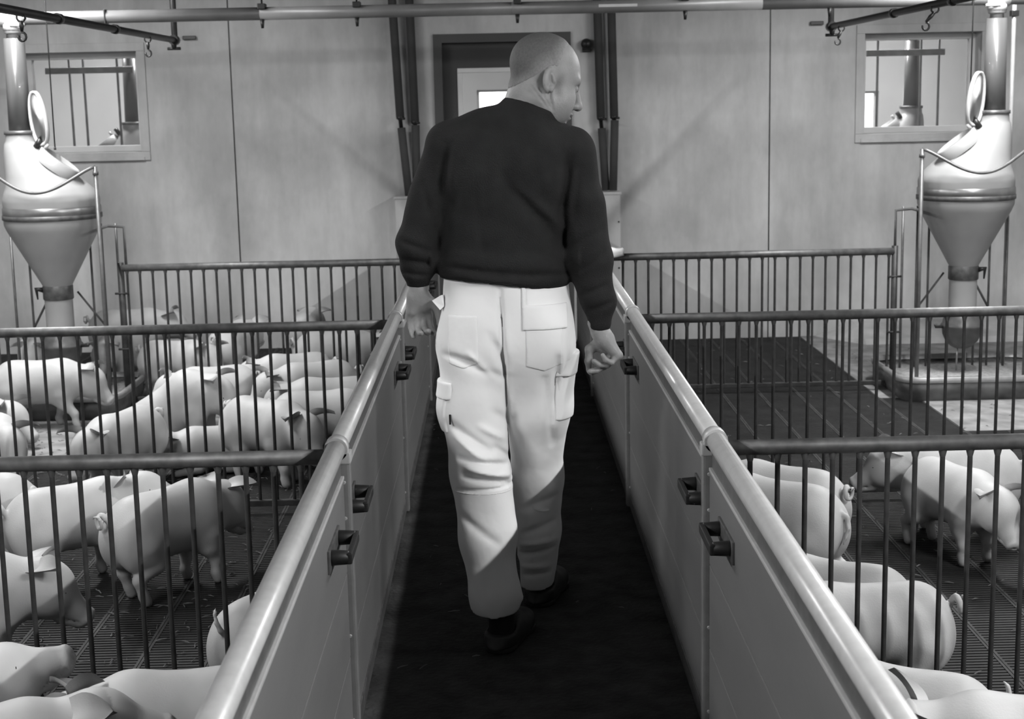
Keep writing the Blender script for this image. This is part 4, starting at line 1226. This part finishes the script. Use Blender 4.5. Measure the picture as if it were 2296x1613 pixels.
# ---- hands
def hand_f(wr, R, curls, thumb, sc=1.0):
    """hand hanging from the wrist: local -z along the fingers, +x towards the thumb, +y out of the palm"""
    T = lambda p: np.array(wr) + R @ (np.array(p, float) * sc)
    pr = []
    def C(a, b, ra, rb, k): pr.append(('c', T(a), T(b), ra * sc, rb * sc, k))
    C((0, 0, .03), (0, 0, -.005), .022, .025, .012)
    C((.0, 0, -.004), (.0, -.002, -.03), .026, .029, .015)
    for (x, xt) in ((.012, .030), (.004, .011), (-.006, -.010), (-.014, -.029)):
        C((x, .0, -.02), (xt, -.002, -.088), .019, .0125, .012)
    C((.014, .008, -.03), (.022, .010, -.055), .018, .015, .012)      # thumb ball
    C((-.016, .008, -.03), (-.024, .006, -.07), .016, .012, .012)     # heel of the little finger
    fing = ((.030, (.041, .025, .020), .0094), (.011, (.046, .028, .021), .0097), (-.010, (.042, .026, .020), .0092), (-.029, (.033, .020, .018), .0083))
    tips = []
    for (x, ls, r), (c1, c2, c3, sp) in zip(fing, curls):
        p = np.array([x, -.003, -.088]); a = 0
        rr = [r * 1.08, r, r * .95, r * .82]
        for j, (l, c) in enumerate(zip(ls, (c1, c2, c3))):
            a += c
            dv = np.array([math.sin(sp) * math.cos(a), math.sin(a), -math.cos(a) * math.cos(sp)])
            nq = p + dv * l
            C(p, nq, rr[j], rr[j + 1], .004 if j else .009)
            p = nq
        tips.append(T(p))
    t0 = np.array([.022, .008, -.03])
    v0 = np.array(thumb[0][0], float); v0 /= np.linalg.norm(v0)
    C((.016, .004, -.055), t0 + v0 * thumb[0][1] * .85, .013, .010, .014)     # web
    for (v, l, ra, rb) in thumb:
        v = np.array(v, float); v /= np.linalg.norm(v)
        t1 = t0 + v * l
        C(t0, t1, ra, rb, .008); t0 = t1
    def f(P):
        d = None
        for p in pr:
            q = cone(P, p[1], p[2], p[3], p[4])
            d = q if d is None else smin(d, q, p[5])
        return d
    return f
# right hand: back of the wrist outward, fingers folded to meet the thumb; left hand: loose curl, palm to the camera
RWR = (.296, 4.42, .918); # palm turned to the body, knuckles out to the right, fingers folded back to meet the thumb
RR = roty(math.radians(-30)) @ np.array([[-.35, -.94, 0], [.94, -.35, 0], [0, 0, 1.0]])
RC = ((1.30, .25, .15, .0), (1.32, .40, .25, .0), (1.35, .85, .5, .0), (1.38, 1.15, .6, .0))
RT = tuple((RR.T @ np.array(v, float), l, ra, rb) for v, l, ra, rb in (((-.75, -.05, -.55), .040, .0165, .0135), ((-.10, -.15, -1), .036, .0130, .0110), ((.02, -.12, -1), .029, .0108, .008)))
LWR = (-.2385, 4.468, 1.052)
LR = rotx(math.radians(8)) @ roty(math.radians(-6)) @ np.array([[.93, .36, 0], [.36, -.93, 0], [0, 0, 1.0]])
LR = rotx(math.radians(6)) @ np.array([[.96, .28, 0], [.28, -.96, 0], [0, 0, 1.0]])
LC = ((.55, .65, .4, .06), (.65, .85, .5, .03), (.6, .75, .45, 0), (.35, .45, .3, .02))
LT = (((.85, .25, -.7), .036, .0165, .0128), ((.25, .3, -1), .034, .0125, .0108), ((-.1, .25, -1), .027, .0105, .008))
def fix_det(R):
    if np.linalg.det(R) < 0: R = R.copy()
    return R
rh = hand_f(RWR, RR, RC, RT, .98)
lh = hand_f(LWR, LR, LC, LT, .98)

def make_man():
    ex = []
    pts, q = surface(head_f, (.02, 4.34, 1.50), (.30, 4.60, 1.80), .0036)
    def htone(p):
        l = ((p - HC) @ HR) / HSC
        t = np.ones(len(p), F32)
        stub = np.clip((-l[:, 2] - .05) / .03, 0, 1) * np.clip((l[:, 0] - .005) / .03, 0, 1)
        t *= 1 - .22 * stub
        lips = np.exp(-(((l - np.array([.102, 0, -.076])) / np.array([.012, .022, .010])) ** 2).sum(1))
        t *= 1 - .25 * lips
        a = l.copy(); a[:, 1] = np.abs(a[:, 1])
        brow = np.exp(-(((a - np.array([.090, .026, .026])) / np.array([.02, .022, .006])) ** 2).sum(1))
        t *= 1 - .55 * brow
        side = np.exp(-(((a - np.array([.022, .072, .000])) / np.array([.012, .03, .022])) ** 2).sum(1))
        t *= 1 - .28 * side
        return t
    tn = [htone(pts)]
    pr, qr = surface(rh, np.array(RWR) - (.12, .12, .20), np.array(RWR) + (.12, .12, .055), .0028)
    pl, ql = surface(lh, np.array(LWR) - (.12, .12, .20), np.array(LWR) + (.12, .12, .055), .0028)
    bp, bq = surface(lambda P: np.minimum(np.maximum(sweater_core(P), 1.0 - P[:, 2] - 3.0 * np.clip(np.abs(P[:, 0] - .02) - .2, 0, 1)), np.maximum(trousers_core(P), .14 - P[:, 2])) + .016, (-.33, 4.15, .02), (.38, 4.80, 1.60), .012)
    for p in (pr, pl, bp): tn.append(np.ones(len(p), F32))
    for s in (-1, 1):
        e = HR @ (np.array([.0785, s * .033, -.0035]) * HSC) + HC
        v, f = ball(e, .0118, 8); ex.append((v, f, 1))
        e2 = HR @ (np.array([.0865, s * .0325, -.0040]) * HSC) + HC
        v, f = ball(e2, .0056, 6); ex.append((v, f, 2))
    me = np_mesh('person', pts, q, np.concatenate(tn), [(pr, qr, 0), (pl, ql, 0), (bp, bq, 0)] + ex)
    for k in ('skin', 'eye', 'pig_eye'): me.materials.append(M[k])
    man = obj('person', me)
    tag(man, 'person in a dark sweatshirt and white work trousers walking away, head turned right', 'person')
    def part(name, fn, lo, hi, h, m, parent=man):
        p, q_ = surface(fn, lo, hi, h)
        return obj(name, np_mesh(name, p, q_), m, parent)
    def hair_f(P):
        d = head_f(P)
        rg = hair_region(P)
        return np.maximum(np.maximum(d - .0003 - .0024 * np.clip(-rg / .016, 0, 1), -(d + .006)), rg)
    hp_, hq_ = surface(hair_f, (.02, 4.34, 1.56), (.30, 4.60, 1.81), .0036)
    ht = 1 - .62 * np.clip(-hair_region(hp_.astype(F32)) / .040, 0, 1) ** .8
    obj('hair', np_mesh('hair', hp_, hq_, ht), 'hair', man)['label'] = 'very short cropped grey hair'
    sw = part('sweatshirt', sweater_f, (-.33, 4.25, .90), (.38, 4.66, 1.64), .0062, 'sweater')
    shell('hem_band', sweater_d, -.002, (-.19, 4.25, 1.0), (.232, 4.66, 1.115), .006, 'sweater', sw,
          region=lambda P: np.maximum(np.maximum(hem_z(P) - .006 - P[:, 2], P[:, 2] - hem_z(P) - .040), np.abs(P[:, 0] - .021) - .207), inner=.012)
    tr = part('trousers', trousers_f, (-.24, 4.14, .0), (.28, 4.76, 1.13), .0058, 'trousers')
    shell('back_pocket', trousers_d, .0032, (.070, 4.25, .80), (.190, 4.44, .985), .004, 'trousers', tr,
          region=lambda P: np.maximum(boxd(P, (.075, 4.2, .815), (.182, 4.45, .985)), (.815 + .30 * np.abs(P[:, 0] - .128)) - P[:, 2]))
    fl = shell('pocket_flap', trousers_d, .0070, (.068, 4.25, .94), (.20, 4.44, 1.01), .004, 'trousers', tr)
    shell('back_pocket', trousers_d, .0032, (-.155, 4.25, .80), (-.060, 4.44, .985), .004, 'trousers', tr,
          region=lambda P: np.maximum(boxd(P, (-.15, 4.2, .83), (-.062, 4.45, .985)), (.83 + .3 * np.abs(P[:, 0] + .106)) - P[:, 2]))
    cp = shell('cargo_pocket', trousers_d, .006, (-.22, 4.30, .62), (-.135, 4.52, .80), .0045, 'trousers', tr, region=lambda P: boxd(P, (-.24, 4.355, .635), (-.142, 4.50, .775)))
    shell('cargo_flap', trousers_d, .010, (-.22, 4.30, .72), (-.135, 4.52, .80), .0045, 'trousers', cp, region=lambda P: boxd(P, (-.24, 4.345, .735), (-.142, 4.50, .785)))
    tg = MB().box(-.1525, 4.333, .665, -.147, 4.336, .695, .0006).build('pocket_tag', 'sock', cp)
    cp2 = shell('cargo_pocket', trousers_d, .008, (.15, 4.34, .62), (.25, 4.60, .86), .0045, 'trousers', tr, region=lambda P: boxd(P, (.160, 4.395, .655), (.27, 4.56, .845)))
    shell('cargo_flap', trousers_d, .012, (.15, 4.34, .72), (.26, 4.60, .90), .0045, 'trousers', cp2, region=lambda P: boxd(P, (.158, 4.385, .79), (.27, 4.56, .86)))
    shell('knee_patch_seam', trousers_d, .0012, (-.17, 4.20, .465), (.05, 4.36, .471), .0035, 'trousers', tr)
    shell('belt_loop', trousers_d, .006, (.066, 4.25, 1.0), (.078, 4.40, 1.065), .0035, 'trousers', tr)
    pip = shell('reflective_piping', trousers_d, .0065, (.085, 4.44, .345), (.145, 4.60, .375), .003, 'cloth_white', tr, region=lambda P: np.maximum(boxd(P, (.088, 4.44, .34), (.142, 4.60, .38)), np.abs(P[:, 2] - .352 - 9 * (P[:, 0] - .128) ** 2) - .0035))
    # corner of a white cloth sticking out of the left side pocket
    m = MB().add([(-.160, 4.43, 1.035), (-.160, 4.45, 1.000), (-.196, 4.42, 1.020), (-.172, 4.40, .994), (-.168, 4.41, 1.037), (-.160, 4.40, 1.005)],
                 [(0, 4, 2), (0, 2, 1), (1, 2, 3), (4, 5, 2), (5, 3, 2), (0, 1, 3, 5), (0, 5, 4)], False)
    o = m.build('pocket_cloth', 'cloth_white', tr); o['label'] = 'corner of white cloth sticking out of the pocket'
    # clogs and socks
    for (hx, hy, ang, nm) in ((-.031, 4.222, 70, 'L'), (.098, 4.625, 72, 'R')):
        c, s = math.cos(math.radians(ang)), math.sin(math.radians(ang))
        W = lambda u, v, z: (hx + c * u - s * v, hy + s * u + c * v, z)
        Rz = rotz(math.radians(ang))
        def shoe_f(P, W=W, Rz=Rz):
            d = cone(P, W(.042, 0, .04), W(.12, 0, .045), .049, .049)
            d = smin(d, ell(P, W(.19, .0, .035), (.085, .050, .040), Rz), .04)
            d = smin(d, ell(P, W(.12, 0, .02), (.145, .046, .03), Rz), .02)
            d = smax(d, -cone(P, W(.055, 0, .07), W(.055, 0, .16), .040, .046), .01)
            d = np.maximum(d, P[:, 2] - (.055 + .35 * np.clip(((P - np.array(W(.04, 0, 0), F32)) @ np.array([c, s, 0], F32)), 0, .1)))
            return np.maximum(d, .016 - P[:, 2])
        cs = np.array(W(.12, 0, .05))
        sh = part('clog', shoe_f, cs - (.19, .19, .06), cs + (.19, .19, .08), .0055, 'shoe')
        def sole_f(P, W=W, Rz=Rz):
            q = P.copy(); q[:, 2] = 0
            d = cone(q, np.array(W(.042, 0, 0)), np.array(W(.10, 0, 0)), .047, .040)
            d = smin(d, cone(q, np.array(W(.10, 0, 0)), np.array(W(.21, 0, 0)), .036, .05), .03)
            return np.maximum(np.maximum(d, P[:, 2] - .019), .001 - P[:, 2])
        part('sole', sole_f, cs - (.20, .20, .07), cs + (.20, .20, .0), .0055, 'shoe', sh)
        def sock_f(P, W=W):
            d = cone(P, W(.054, 0, .03), W(.056, 0, .17), .037, .041)
            return smin(d, cone(P, W(.05, 0, .035), W(.16, 0, .035), .03, .03), .02)
        part('sock', sock_f, cs - (.2, .2, .06), cs + (.2, .2, .12), .006, 'sock')
    return man
make_man()
